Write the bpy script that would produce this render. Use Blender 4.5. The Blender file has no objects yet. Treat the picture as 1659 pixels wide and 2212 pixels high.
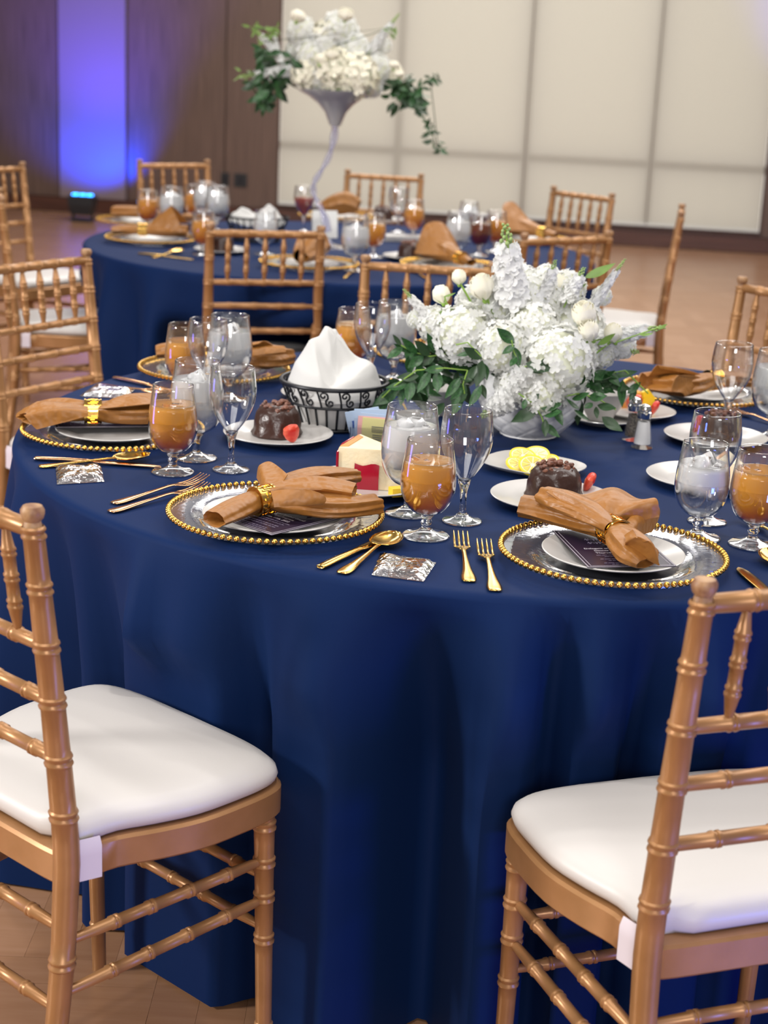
import bpy, bmesh, math, random
from mathutils import Vector, Matrix
from math import sin, cos, pi, radians, sqrt, atan2, hypot
random.seed(7)
C = bpy.context.scene.collection
SC = bpy.context.scene

# ------------------------------------------------------------------ camera, world, lights, exposure
FPX, PITCH, ROLL, CAMH = 3513.9, 0.2769, 0.0446, 1.4497
cF = Vector((0, cos(PITCH), -sin(PITCH))); cU0 = Vector((0, sin(PITCH), cos(PITCH))); cR0 = Vector((1, 0, 0))
cR = cR0*cos(ROLL) + cU0*sin(ROLL); cU = -cR0*sin(ROLL) + cU0*cos(ROLL); CP = Vector((0, 0, CAMH))
cam = bpy.data.cameras.new('camera'); camo = bpy.data.objects.new('camera', cam); C.objects.link(camo)
camo.matrix_world = Matrix(((cR.x, cU.x, -cF.x, CP.x), (cR.y, cU.y, -cF.y, CP.y), (cR.z, cU.z, -cF.z, CP.z), (0, 0, 0, 1)))
cam.sensor_fit = 'VERTICAL'; cam.sensor_height = 36.0; cam.sensor_width = 27.0; cam.lens = FPX*36.0/2212
cam.clip_start = 0.05; cam.clip_end = 60
cam.dof.use_dof = True; cam.dof.focus_distance = 2.42; cam.dof.aperture_fstop = 5.4
SC.camera = camo

def ray(px, py): return cF + cR*((px-829.5)/FPX) + cU*((1106-py)/FPX)
def P(px, py, z):                     # the point of the level plane z seen at a place of the photo
    d = ray(px, py); return CP + d*((z-CP.z)/d.z)
def PY(px, py, y):                    # the point of the upright plane y
    d = ray(px, py); return CP + d*(y/d.y)

w = bpy.data.worlds.new('world'); SC.world = w; w.use_nodes = True
w.node_tree.nodes['Background'].inputs[0].default_value = (1.0, 0.93, 0.87, 1)
w.node_tree.nodes['Background'].inputs[1].default_value = 0.19
def area(name, loc, target, size, power, col, sy=None, shape='RECTANGLE', spread=pi):
    l = bpy.data.lights.new(name, 'AREA'); l.shape = shape; l.size = size; l.size_y = sy or size
    l.energy = power; l.color = col; l.spread = spread
    o = bpy.data.objects.new(name, l); C.objects.link(o); o.location = loc
    o.rotation_euler = (Vector(target)-Vector(loc)).to_track_quat('-Z', 'Y').to_euler(); return o
area('hall_light', (2.6, 5.2, 3.9), (0.2, 3.2, 0.7), 3.4, 120, (1, .96, .93))
area('hall_light', (-0.6, 0.6, 3.7), (0.1, 2.5, 0.6), 2.2, 52, (1, .96, .92))
area('hall_light', (0, 9.5, 4.0), (0, 10.5, 0), 4.0, 270, (1, .96, .92))
for i, (x, y) in enumerate([(-2, 2.2), (0.2, 2.0), (2.2, 2.0), (-2, 5), (0.2, 4.4), (-2, 8), (1.2, 8)]):
    area('downlight', (x, y, 3.85), (x, y, 0), 0.18, 19, (1, .96, .92), shape='DISK')
def spot(name, loc, target, power, col, ang, blend=.6, r=.05):
    l = bpy.data.lights.new(name, 'SPOT'); l.energy = power; l.color = col; l.spot_size = radians(ang); l.spot_blend = blend; l.shadow_soft_size = r
    o = bpy.data.objects.new(name, l); C.objects.link(o); o.location = loc
    o.rotation_euler = (Vector(target)-Vector(loc)).to_track_quat('-Z', 'Y').to_euler(); return o
spot('blue_uplight', (3.75, 12.75, 0.25), (3.5, 13.2, 2.2), 620, (.10, .1, 1), 62, 1.0)
area('blue_wash', (-3.6, 3.0, 0.5), (0.2, 2.6, 0.6), 0.5, 5, (.25, .2, 1))
area('blue_wash', (1.6, 0.9, 0.3), (0.5, 2.1, 0.35), 0.4, 14, (.08, .16, 1))
SC.view_settings.view_transform = 'Standard'; SC.view_settings.look = 'None'
SC.view_settings.exposure = 0.15; SC.view_settings.gamma = 1.0
SC.view_settings.use_curve_mapping = False
SC.cycles.max_bounces = 12; SC.cycles.transparent_max_bounces = 24; SC.cycles.transmission_bounces = 8
SC.cycles.diffuse_bounces = 3; SC.cycles.glossy_bounces = 4
SC.cycles.caustics_reflective = False; SC.cycles.caustics_refractive = True; SC.cycles.sample_clamp_indirect = 4.0
SC.cycles.blur_glossy = 0.5

area('hall_light', (-4.4, 1.35, 2.25), (0.0, 2.4, 0.5), 0.6, 150, (1, .97, .94))
area('hall_light', (0.6, -3.0, 2.2), (0.3, 2.8, 0.75), 1.4, 88, (1, .97, .95))
# ------------------------------------------------------------------ materials
def principled(name, col, rough=.5, metal=0.0, **kw):
    m = bpy.data.materials.new(name); m.use_nodes = True; b = m.node_tree.nodes['Principled BSDF']
    b.inputs['Base Color'].default_value = (*col, 1); b.inputs['Roughness'].default_value = rough; b.inputs['Metallic'].default_value = metal
    for k, v in kw.items():
        b.inputs[k.replace('_', ' ')].default_value = v
    return m
def N(m, t, **kw):
    n = m.node_tree.nodes.new(t)
    for k, v in kw.items(): setattr(n, k, v)
    return n
def L(m, a, b): m.node_tree.links.new(a, b)
def noise_col(m, c1, c2, scale=5, detail=4, vec=None, lo=.35, hi=.65):
    b = m.node_tree.nodes['Principled BSDF']; tc = N(m, 'ShaderNodeTexCoord'); mp = N(m, 'ShaderNodeMapping')
    L(m, tc.outputs['Object'], mp.inputs[0])
    if vec: mp.inputs['Scale'].default_value = vec
    n = N(m, 'ShaderNodeTexNoise'); n.inputs['Scale'].default_value = scale; n.inputs['Detail'].default_value = detail
    L(m, mp.outputs[0], n.inputs['Vector']); r = N(m, 'ShaderNodeValToRGB')
    r.color_ramp.elements[0].color = (*c1, 1); r.color_ramp.elements[1].color = (*c2, 1)
    r.color_ramp.elements[0].position = lo; r.color_ramp.elements[1].position = hi
    L(m, n.outputs[0], r.inputs[0]); L(m, r.outputs[0], b.inputs['Base Color']); return n
def bump(m, scale, dist, strength=.4, vec=None, detail=3):
    b = m.node_tree.nodes['Principled BSDF']; tc = N(m, 'ShaderNodeTexCoord'); mp = N(m, 'ShaderNodeMapping')
    L(m, tc.outputs['Object'], mp.inputs[0])
    if vec: mp.inputs['Scale'].default_value = vec
    n = N(m, 'ShaderNodeTexNoise'); n.inputs['Scale'].default_value = scale; n.inputs['Detail'].default_value = detail
    L(m, mp.outputs[0], n.inputs['Vector']); bp = N(m, 'ShaderNodeBump'); bp.inputs['Strength'].default_value = strength
    bp.inputs['Distance'].default_value = dist; L(m, n.outputs[0], bp.inputs['Height']); L(m, bp.outputs[0], b.inputs['Normal'])
M = {}
M['gold_paint'] = principled('gold_paint', (.40, .20, .08), .36, .35); noise_col(M['gold_paint'], (.36, .18, .068), (.44, .225, .095), 14)
M['worn_wood'] = principled('worn_wood', (.36, .18, .09), .5, 0); noise_col(M['worn_wood'], (.22, .10, .05), (.46, .27, .13), 60)
M['cushion'] = principled('cushion_vinyl', (.62, .59, .565), .42); bump(M['cushion'], 400, .0006, .15)
M['strap'] = principled('strap_cloth', (.70, .64, .70), .7)
M['navy'] = principled('navy_satin', (.0032, .0165, .074), .66, Sheen_Weight=.03, Specular_IOR_Level=.10, Sheen_Roughness=.4)
M['navy'].node_tree.nodes['Principled BSDF'].inputs['Sheen Tint'].default_value = (.25, .4, .9, 1); bump(M['navy'], 900, .0004, .25)
M['porcelain'] = principled('white_porcelain', (.62, .60, .58), .2)
M['ceramic'] = principled('matte_white_ceramic', (.88, .88, .89), .45)
M['gold'] = principled('polished_gold', (.95, .60, .16), .16, 1)
M['gold_bead'] = principled('gold_bead', (.85, .50, .11), .22, 1)
M['rose_gold'] = principled('copper_gold', (.90, .50, .26), .18, 1)
M['bronze'] = principled('bronze_satin', (.33, .135, .026), .42, Sheen_Weight=.03, Sheen_Roughness=.35); bump(M['bronze'], 34, .012, .55, (1, 1, 1), 2)
M['bronze'].node_tree.nodes['Principled BSDF'].inputs['Sheen Tint'].default_value = (1, .7, .4, 1)
M['card'] = principled('purple_black_card', (.020, .012, .035), .35)
M['ink'] = principled('silver_print', (.62, .58, .66), .4)
M['ink_dim'] = principled('dim_print', (.22, .19, .27), .5)
M['white_linen'] = principled('white_linen', (.62, .615, .60), .8, Sheen_Weight=.05); bump(M['white_linen'], 300, .0008, .3)
M['black_wire'] = principled('black_iron', (.012, .013, .017), .38, .3)
M['chocolate'] = principled('chocolate', (.042, .017, .012), .28); bump(M['chocolate'], 60, .004, .5)
M['crumb'] = principled('chocolate_crumb', (.16, .06, .035), .5); noise_col(M['crumb'], (.09, .03, .018), (.25, .10, .06), 90)
M['strawberry'] = principled('strawberry', (.72, .035, .02), .3); noise_col(M['strawberry'], (.68, .02, .012), (.85, .16, .08), 45)
M['cake'] = principled('cheesecake', (.80, .66, .42), .6); noise_col(M['cake'], (.83, .68, .43), (.80, .72, .52), 25); bump(M['cake'], 120, .002, .5)
M['cake_brown'] = principled('baked_top', (.62, .27, .06), .5)
M['berry'] = principled('berry_sauce', (.33, .005, .022), .2)
M['mango'] = principled('mango', (.95, .62, .02), .3)
M['melon'] = principled('melon', (.90, .42, .08), .4)
M['lemon_rind'] = principled('lemon_rind', (.85, .62, .02), .4)
M['lemon_pith'] = principled('lemon_pith', (.86, .82, .62), .5)
M['lemon_flesh'] = principled('lemon_flesh', (.90, .74, .16), .25, Transmission_Weight=.2)
M['petal_old'] = principled('white_petal', (.86, .87, .84), .7, Subsurface_Weight=.12, Subsurface_Radius=(.01, .01, .01)); noise_col(M['petal_old'], (.82, .85, .78), (.89, .885, .875), 9)
M['ivory'] = principled('ivory_petal', (.90, .87, .72), .6, Subsurface_Weight=.1, Subsurface_Radius=(.01, .01, .01))
M['cream'] = principled('greenish_cream', (.82, .84, .66), .6)
M['bud'] = principled('green_bud', (.30, .42, .14), .5)
M['stem'] = principled('fresh_stem', (.25, .42, .07), .5)
M['leaf'] = principled('ruscus_leaf', (.022, .085, .026), .36); noise_col(M['leaf'], (.014, .055, .018), (.04, .13, .035), 12)
M['leaf2'] = principled('dark_leaf', (.02, .055, .018), .4)
M['leaf_light'] = principled('light_leaf', (.15, .26, .05), .45)
M['chrome'] = principled('chrome', (.75, .75, .75), .12, 1)
M['salt'] = principled('salt', (.95, .95, .95), .7)
M['pepper'] = principled('pepper', (.10, .085, .07), .8); noise_col(M['pepper'], (.03, .03, .03), (.22, .19, .16), 300)
M['pk_blue'] = principled('blue_paper', (.52, .66, .86), .6)
M['pk_pink'] = principled('pink_paper', (.88, .48, .48), .6)
M['pk_yellow'] = principled('yellow_paper', (.80, .74, .33), .6)
M['pk_white'] = principled('white_paper', (.80, .80, .78), .6)
M['print_blue'] = principled('blue_print', (.05, .12, .42), .6)
M['print_dark'] = principled('grey_print', (.20, .20, .17), .7)
M['black'] = principled('black_plastic', (.015, .015, .018), .5)
M['shade_trim'] = principled('shade_bar', (.60, .62, .60), .5)
M['mullion'] = principled('window_mullion', (.16, .11, .10), .6)
def wood(name, c1, c2, rough, vec=(40, 40, 1.2)):
    m = principled(name, c1, rough); noise_col(m, c1, c2, 2.0, 6, vec); return m
M['panel'] = wood('walnut_panel', (.090, .055, .043), (.14, .086, .066), .38)
M['base_dark'] = wood('base_wood', (.060, .022, .014), (.09, .034, .022), .35, (1.2, 30, 30))
M['pilaster'] = principled('mauve_beige_wall', (.20, .15, .16), .6)
PLK = []
for i, (a, b) in enumerate([((.32, .165, .085), (.36, .192, .105)), ((.30, .15, .077), (.34, .178, .095)), ((.34, .18, .097), (.385, .21, .12)), ((.315, .16, .082), (.355, .188, .102))]):
    PLK.append(wood('parquet_oak', a, b, .27, (3, 26, 26)))
M['floor'] = principled('far_parquet', (.32, .155, .06), .27)
b_ = N(M['floor'], 'ShaderNodeTexBrick'); tc_ = N(M['floor'], 'ShaderNodeTexCoord'); L(M['floor'], tc_.outputs['Object'], b_.inputs['Vector'])
b_.inputs['Color1'].default_value = (.315, .16, .085, 1); b_.inputs['Color2'].default_value = (.36, .195, .11, 1); b_.inputs['Mortar'].default_value = (.27, .14, .09, 1)
b_.inputs['Scale'].default_value = 1; b_.inputs['Brick Width'].default_value = .3; b_.inputs['Row Height'].default_value = .075; b_.inputs['Mortar Size'].default_value = .002
L(M['floor'], b_.outputs[0], M['floor'].node_tree.nodes['Principled BSDF'].inputs['Base Color'])

def mixmat(name, comps):
    """comps: list of (weight, node type, colour, roughness); built as a chain of mix shaders"""
    m = bpy.data.materials.new(name); m.use_nodes = True; nt = m.node_tree; nt.nodes.clear(); out = N(m, 'ShaderNodeOutputMaterial')
    acc = None; tot = 0
    for wgt, t, col, ro in comps:
        n = N(m, t); n.inputs['Color'].default_value = (*col, 1)
        if 'Roughness' in n.inputs and ro is not None: n.inputs['Roughness'].default_value = ro
        if acc is None: acc = n.outputs[0]; tot = wgt
        else:
            tot += wgt; mx = N(m, 'ShaderNodeMixShader'); mx.inputs[0].default_value = wgt/tot
            L(m, acc, mx.inputs[1]); L(m, n.outputs[0], mx.inputs[2]); acc = mx.outputs[0]
    m['_acc'] = 0
    return m, acc, out
def coat(m, acc, out, ior=1.45, rough=.02, gain=1.0, col=(1, 1, 1)):
    lw = N(m, 'ShaderNodeLayerWeight'); lw.inputs[0].default_value = .5; pw = N(m, 'ShaderNodeMath', operation='POWER'); L(m, lw.outputs['Facing'], pw.inputs[0]); pw.inputs[1].default_value = 3.2
    fr = N(m, 'ShaderNodeMath', operation='MULTIPLY_ADD'); L(m, pw.outputs[0], fr.inputs[0]); f0 = ((ior-1)/(ior+1))**2; fr.inputs[1].default_value = 1-f0; fr.inputs[2].default_value = f0
    g = N(m, 'ShaderNodeBsdfGlossy'); g.inputs['Roughness'].default_value = rough; g.inputs['Color'].default_value = (*col, 1)
    mx = N(m, 'ShaderNodeMixShader')
    if gain != 1.0:
        mu = N(m, 'ShaderNodeMath', operation='MULTIPLY'); mu.inputs[1].default_value = gain; mu.use_clamp = True
        L(m, fr.outputs[0], mu.inputs[0]); L(m, mu.outputs[0], mx.inputs[0])
    else: L(m, fr.outputs[0], mx.inputs[0])
    L(m, acc, mx.inputs[1]); L(m, g.outputs[0], mx.inputs[2]); L(m, mx.outputs[0], out.inputs[0])
    return g, mx
m, a, o = mixmat('thin_glass', [(1, 'ShaderNodeBsdfTransparent', (.985, .987, .99), None)]); coat(m, a, o, 1.5, .015, 1.7); M['thin_glass'] = m
m, a, o = mixmat('charger_glass', [(.85, 'ShaderNodeBsdfTransparent', (.93, .93, .95), None), (.06, 'ShaderNodeBsdfDiffuse', (.7, .7, .75), None)]); g, mx = coat(m, a, o, 1.5, .05, 1.2)
nz = N(m, 'ShaderNodeTexNoise'); nz.inputs['Scale'].default_value = 70; bp = N(m, 'ShaderNodeBump'); bp.inputs['Distance'].default_value = .001; bp.inputs['Strength'].default_value = .35
tco = N(m, 'ShaderNodeTexCoord'); L(m, tco.outputs['Object'], nz.inputs['Vector']); L(m, nz.outputs[0], bp.inputs['Height']); L(m, bp.outputs[0], g.inputs['Normal']); M['charger_glass'] = m
m, a, o = mixmat('white_petal', [(.66, 'ShaderNodeBsdfDiffuse', (.87, .875, .865), None), (.34, 'ShaderNodeBsdfTranslucent', (.88, .89, .87), None)]); L(m, a, o.inputs[0]); M['petal'] = m
m, a, o = mixmat('foot_glass', [(.90, 'ShaderNodeBsdfTransparent', (.95, .96, .98), None), (.05, 'ShaderNodeBsdfDiffuse', (.9, .9, .95), None)]); coat(m, a, o, 1.5, .03, 2.2); M['foot_glass'] = m
gm = principled('solid_glass', (.97, .98, 1), .01, 0, Transmission_Weight=1.0, IOR=1.5); M['glass'] = gm
def liquid(name, tr, di, tl, wt, wd, wl, mottled=None, grad=None):
    m, a, o = mixmat(name, [(wt, 'ShaderNodeBsdfTransparent', tr, None), (wd, 'ShaderNodeBsdfDiffuse', di, None), (wl, 'ShaderNodeBsdfTranslucent', tl, None)])
    coat(m, a, o, 1.33, .05, 1.0)
    if grad:
        tc = N(m, 'ShaderNodeTexCoord'); sx = N(m, 'ShaderNodeSeparateXYZ'); L(m, tc.outputs['Object'], sx.inputs[0])
        nz = N(m, 'ShaderNodeTexNoise'); nz.inputs['Scale'].default_value = 45; L(m, tc.outputs['Object'], nz.inputs['Vector'])
        ad = N(m, 'ShaderNodeMath', operation='MULTIPLY_ADD'); L(m, nz.outputs[0], ad.inputs[0]); ad.inputs[1].default_value = .035; L(m, sx.outputs[2], ad.inputs[2])
        mr = N(m, 'ShaderNodeMapRange'); mr.inputs[1].default_value = .05; mr.inputs[2].default_value = .15; L(m, ad.outputs[0], mr.inputs[0])
        r = N(m, 'ShaderNodeValToRGB'); r.color_ramp.elements[0].color = (*grad[0], 1); r.color_ramp.elements[1].color = (*grad[2], 1)
        e = r.color_ramp.elements.new(.35); e.color = (*grad[1], 1); L(m, mr.outputs[0], r.inputs[0])
        for n in m.node_tree.nodes:
            if n.bl_idname in ('ShaderNodeBsdfDiffuse', 'ShaderNodeBsdfTranslucent'): L(m, r.outputs[0], n.inputs['Color'])
    return m
M['tea'] = liquid('iced_tea', (.95, .50, .14), (.6, .23, .04), (.8, .3, .05), .18, .52, .30, grad=[(.85, .15, .005), (1, .42, .03), (1, .52, .13)])
M['tea_dark'] = liquid('dark_tea', (.5, .12, .03), (.3, .06, .02), (.5, .1, .02), .3, .3, .4, grad=[(.20, .02, .01), (.30, .05, .015), (.42, .16, .06)])
M['tea_pink'] = liquid('pink_tea', (.8, .4, .35), (.6, .2, .15), (.7, .3, .25), .4, .3, .3)
M['water'] = liquid('water', (.98, .985, .99), (.98, .98, .98), (.98, .98, .99), .5, .2, .3)
def _cloudy(m, lo, hi):               # ice melt makes the upper water milky, the bottom stays clear
    nt = m.node_tree; mixes = [n for n in nt.nodes if n.bl_idname == 'ShaderNodeMixShader']
    tc = N(m, 'ShaderNodeTexCoord'); sx = N(m, 'ShaderNodeSeparateXYZ'); L(m, tc.outputs['Object'], sx.inputs[0])
    nz = N(m, 'ShaderNodeTexNoise'); nz.inputs['Scale'].default_value = 60; L(m, tc.outputs['Object'], nz.inputs['Vector'])
    ad = N(m, 'ShaderNodeMath', operation='MULTIPLY_ADD'); L(m, nz.outputs[0], ad.inputs[0]); ad.inputs[1].default_value = .02; L(m, sx.outputs[2], ad.inputs[2])
    mr = N(m, 'ShaderNodeMapRange'); mr.inputs[1].default_value = lo; mr.inputs[2].default_value = hi; mr.inputs[3].default_value = .03; mr.inputs[4].default_value = .80; L(m, ad.outputs[0], mr.inputs[0])
    L(m, mr.outputs[0], mixes[0].inputs[0]); mu = N(m, 'ShaderNodeMath', operation='MULTIPLY'); mu.inputs[1].default_value = .38; L(m, mr.outputs[0], mu.inputs[0]); L(m, mu.outputs[0], mixes[1].inputs[0])
_cloudy(M['water'], .082, .098)
M['ice'] = liquid('ice', (.96, .97, .98), (.98, .98, .98), (.98, .98, .99), .25, .50, .25)
M['tea_ice'] = liquid('ice_in_tea', (.9, .6, .3), (.72, .40, .14), (.85, .5, .2), .4, .3, .3)
m, a, o = mixmat('cellophane', [(1, 'ShaderNodeBsdfTransparent', (.96, .96, .97), None), (.10, 'ShaderNodeBsdfDiffuse', (.8, .8, .85), None)]); g, mx = coat(m, a, o, 1.5, .1, 3.0)
nz = N(m, 'ShaderNodeTexNoise'); nz.inputs['Scale'].default_value = 60; bp = N(m, 'ShaderNodeBump'); bp.inputs['Distance'].default_value = .006
tco = N(m, 'ShaderNodeTexCoord'); L(m, tco.outputs['Object'], nz.inputs['Vector']); L(m, nz.outputs[0], bp.inputs['Height']); L(m, bp.outputs[0], g.inputs['Normal']); M['cellophane'] = m
m, a, o = mixmat('shade_fabric', [(.11, 'ShaderNodeBsdfTransparent', (1, 1, 1), None), (.62, 'ShaderNodeBsdfDiffuse', (.57, .56, .50), None), (.27, 'ShaderNodeBsdfTranslucent', (.6, .58, .5), None)]); L(m, a, o.inputs[0]); M['shade'] = m
def emit(name, col, s):
    m = bpy.data.materials.new(name); m.use_nodes = True; b = m.node_tree.nodes['Principled BSDF']; b.inputs['Base Color'].default_value = (*col, 1)
    b.inputs['Emission Color'].default_value = (*col, 1); b.inputs['Emission Strength'].default_value = s; return m
M['pane_glow'] = emit('window_pane_glow', (1, .97, .92), .45)  # glow added to the pane so the mullions show through the shades
M['led'] = emit('blue_led', (.02, .28, 1), 9)
M['vase_glass'] = mixmat('x', [(1, 'ShaderNodeBsdfTransparent', (.9, .9, .95), None)])[0]
m, a, o = mixmat('stem_glass', [(.45, 'ShaderNodeBsdfTransparent', (.94, .94, .98), None), (.07, 'ShaderNodeBsdfDiffuse', (.6, .6, .8), None), (.08, 'ShaderNodeBsdfTranslucent', (.7, .7, .95), None)]); coat(m, a, o, 1.5, .05, 1.6); M['vase_glass'] = m
M['frosted'] = principled('frosted_grey_glass', (.48, .47, .47), .3, .25)

# ------------------------------------------------------------------ mesh builder
class MB:
    def __init__(s): s.v = []; s.f = []; s.m = []
    def add(s, vs, fs, mi=0):
        n = len(s.v); s.v += [tuple(v) for v in vs]; s.f += [tuple(i+n for i in f) for f in fs]; s.m += [mi]*len(fs); return s
    def box(s, x0, x1, y0, y1, z0, z1, mi=0, mat=None):
        vs = [Vector(p) for p in ((x0, y0, z0), (x1, y0, z0), (x1, y1, z0), (x0, y1, z0), (x0, y0, z1), (x1, y0, z1), (x1, y1, z1), (x0, y1, z1))]
        if mat: vs = [mat @ v for v in vs]
        return s.add(vs, [(0, 3, 2, 1), (4, 5, 6, 7), (0, 1, 5, 4), (1, 2, 6, 5), (2, 3, 7, 6), (3, 0, 4, 7)], mi)
    def rings(s, rs, cap=(True, True), closed=True, mi=0):
        n = len(rs[0]); vs = [p for r in rs for p in r]; fs = []
        for i in range(len(rs)-1):
            for j in range(n if closed else n-1):
                k = (j+1) % n; fs.append((i*n+j, i*n+k, (i+1)*n+k, (i+1)*n+j))
        if cap[0] and closed: fs.append(tuple(range(n-1, -1, -1)))
        if cap[1] and closed: fs.append(tuple((len(rs)-1)*n+j for j in range(n)))
        return s.add(vs, fs, mi)
    def lathe(s, prof, n=32, c=(0, 0, 0), rf=None, mi=0, sx=1, sy=1):
        rs = []
        for k, (r, z) in enumerate(prof):
            ring = []
            for j in range(n):
                a = 2*pi*j/n; rr = r if rf is None else rf(r, z, a, k); ring.append((c[0]+rr*cos(a)*sx, c[1]+rr*sin(a)*sy, c[2]+z))
            rs.append(ring)
        return s.rings(rs, (prof[0][0] > 1e-6, prof[-1][0] > 1e-6), True, mi)
    def tube(s, pts, rad, n=8, cap=True, mi=0):
        pts = [Vector(p) for p in pts]; R = rad if isinstance(rad, (list, tuple)) else [rad]*len(pts); rs = []; prev = None
        for i, p in enumerate(pts):
            t = (pts[min(i+1, len(pts)-1)]-pts[max(i-1, 0)])
            if t.length < 1e-9: t = Vector((0, 0, 1))
            t.normalize()
            if prev is None:
                h = Vector((0, 0, 1)) if abs(t.z) < .9 else Vector((0, 1, 0)); a = t.cross(h).normalized()
            else:
                a = (prev - t*prev.dot(t))
                if a.length < 1e-6: a = t.orthogonal()
                a.normalize()
            prev = a; b = t.cross(a)
            rs.append([p + a*R[i]*cos(2*pi*j/n) + b*R[i]*sin(2*pi*j/n) for j in range(n)])
        return s.rings(rs, (cap, cap), True, mi)
    def ball(s, c, r, n=8, k=6, mi=0, sc=(1, 1, 1)):
        c = Vector(c); rs = []
        for i in range(1, k):
            ph = pi*i/k; rs.append([(c.x+r*sin(ph)*cos(2*pi*j/n)*sc[0], c.y+r*sin(ph)*sin(2*pi*j/n)*sc[1], c.z-r*cos(ph)*sc[2]) for j in range(n)])
        base = len(s.v); s.rings(rs, (False, False), True, mi)
        b = len(s.v); s.v += [(c.x, c.y, c.z-r*sc[2]), (c.x, c.y, c.z+r*sc[2])]
        for j in range(n):
            s.f.append((b, base+(j+1) % n, base+j)); s.m.append(mi); q = base+(k-2)*n; s.f.append((b+1, q+j, q+(j+1) % n)); s.m.append(mi)
        return s
    def grid(s, g, thick=0.0, mi=0):
        nr, nc = len(g), len(g[0]); vs = [Vector(p) for r in g for p in r]; fs = [(i*nc+j, i*nc+j+1, (i+1)*nc+j+1, (i+1)*nc+j) for i in range(nr-1) for j in range(nc-1)]
        if thick:
            up = []
            for i in range(nr):
                for j in range(nc):
                    a = vs[min(i+1, nr-1)*nc+j]-vs[max(i-1, 0)*nc+j]; b = vs[i*nc+min(j+1, nc-1)]-vs[i*nc+max(j-1, 0)]
                    n = a.cross(b); n = n.normalized() if n.length > 1e-12 else Vector((0, 0, 1)); up.append(vs[i*nc+j]-n*thick)
            k = nr*nc; fs2 = [tuple(q+k for q in reversed(f)) for f in fs]; bd = []
            e = [(0, j) for j in range(nc)] + [(i, nc-1) for i in range(1, nr)] + [(nr-1, j) for j in range(nc-2, -1, -1)] + [(i, 0) for i in range(nr-2, 0, -1)]
            for q in range(len(e)):
                a = e[q][0]*nc+e[q][1]; b = e[(q+1) % len(e)][0]*nc+e[(q+1) % len(e)][1]; bd.append((b, a, a+k, b+k))
            vs = vs+up; fs = fs+fs2+bd
        return s.add(vs, fs, mi)
    def mesh(s, name, mats, smooth=True, angle=None):
        me = bpy.data.meshes.new(name); me.from_pydata(s.v, [], s.f)
        for m in (mats if isinstance(mats, (list, tuple)) else [mats]): me.materials.append(M[m] if isinstance(m, str) else m)
        me.polygons.foreach_set('material_index', s.m)
        bm = bmesh.new(); bm.from_mesh(me); bmesh.ops.recalc_face_normals(bm, faces=bm.faces); bm.to_mesh(me); bm.free()
        if smooth:
            me.polygons.foreach_set('use_smooth', [True]*len(me.polygons))
            if angle is not None: me.set_sharp_from_angle(angle=radians(angle))
        me.update(); return me
def obj(name, mb, mats, parent=None, smooth=True, angle=40, loc=None, rotz=None, mat=None):
    me = mb if isinstance(mb, bpy.types.Mesh) else mb.mesh(name, mats, smooth, angle)
    o = bpy.data.objects.new(name, me); C.objects.link(o)
    if parent: o.parent = parent
    if loc is not None: o.location = loc
    if rotz is not None: o.rotation_euler = (0, 0, rotz)
    if mat is not None: o.matrix_basis = mat
    return o
def tag(o, label, cat, group=None, kind=None):
    if label: o['label'] = label
    if cat: o['category'] = cat
    if group: o['group'] = group
    if kind: o['kind'] = kind
    return o
def thing(name, label, cat, loc=(0, 0, 0), rotz=0, group=None):
    o = bpy.data.objects.new(name, None); C.objects.link(o); o.location = loc; o.rotation_euler = (0, 0, rotz); o.empty_display_size = .05
    return tag(o, label, cat, group)
def dup(r, loc, rotz, label, group=None):
    n = r.copy(); C.objects.link(n); n.location = loc; n.rotation_euler = (0, 0, rotz); n['label'] = label
    if group: n['group'] = group
    for ch in list(r.children):
        c = ch.copy(); C.objects.link(c); c.parent = n
        for g in list(ch.children):
            d = g.copy(); C.objects.link(d); d.parent = c
    return n
def struct(name, mb, mats, parent=None, **kw):
    o = obj(name, mb, mats, parent, **kw); o['kind'] = 'structure'; return o
def crom(P_, n):                       # Catmull-Rom through tuples of numbers
    out = []; m_ = len(P_)
    for i in range(m_-1):
        p0, p1, p2, p3 = P_[max(i-1, 0)], P_[i], P_[i+1], P_[min(i+2, m_-1)]
        for k in range(n):
            t = k/n; out.append([.5*((2*b)+(-a+c)*t+(2*a-5*b+4*c-d)*t*t+(-a+3*b-3*c+d)*t**3) for a, b, c, d in zip(p0, p1, p2, p3)])
    out.append(list(P_[-1])); return out

# ------------------------------------------------------------------ the room
fl = MB().box(-9, 9, -3, 16, -.08, -.006); floor = struct('floor', fl, 'floor', smooth=False)
pl_h = MB().box(-.1497, .1497, -.0373, .0373, -.004, 0)
pl_v = MB().box(-.0373, .0373, -.1497, .1497, -.004, 0)
mh = [pl_h.mesh('plank', PLK[i], False) for i in range(4)]; mv = [pl_v.mesh('plank', PLK[i], False) for i in range(4)]
cells = []
rr = random.Random(3)
far = MB()
for i in range(-12, 14):
    for j in range(3, 36):
        cx, cy = i*.3+.12, j*.3+.1; near = (-1.35 < cx < 1.2 and 1.2 < cy < 2.75)
        for k in range(4):
            off = -.1125+.075*k; dz = rr.uniform(-.0006, 0); q = rr.randrange(4)
            if near and len(cells) < 300:
                o = bpy.data.objects.new('plank', (mh if (i+j) % 2 else mv)[q]); C.objects.link(o); o.parent = floor
                o.location = (cx, cy+off, dz) if (i+j) % 2 else (cx+off, cy, dz); cells.append(o)
            elif (i+j) % 2: far.box(cx-.1497, cx+.1497, cy+off-.0373, cy+off+.0373, -.004, dz, q)
            else: far.box(cx+off-.0373, cx+off+.0373, cy-.1497, cy+.1497, -.004, dz, q)
ff = obj('parquet', far, PLK, floor, smooth=False); ff['kind'] = 'stuff'

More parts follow.
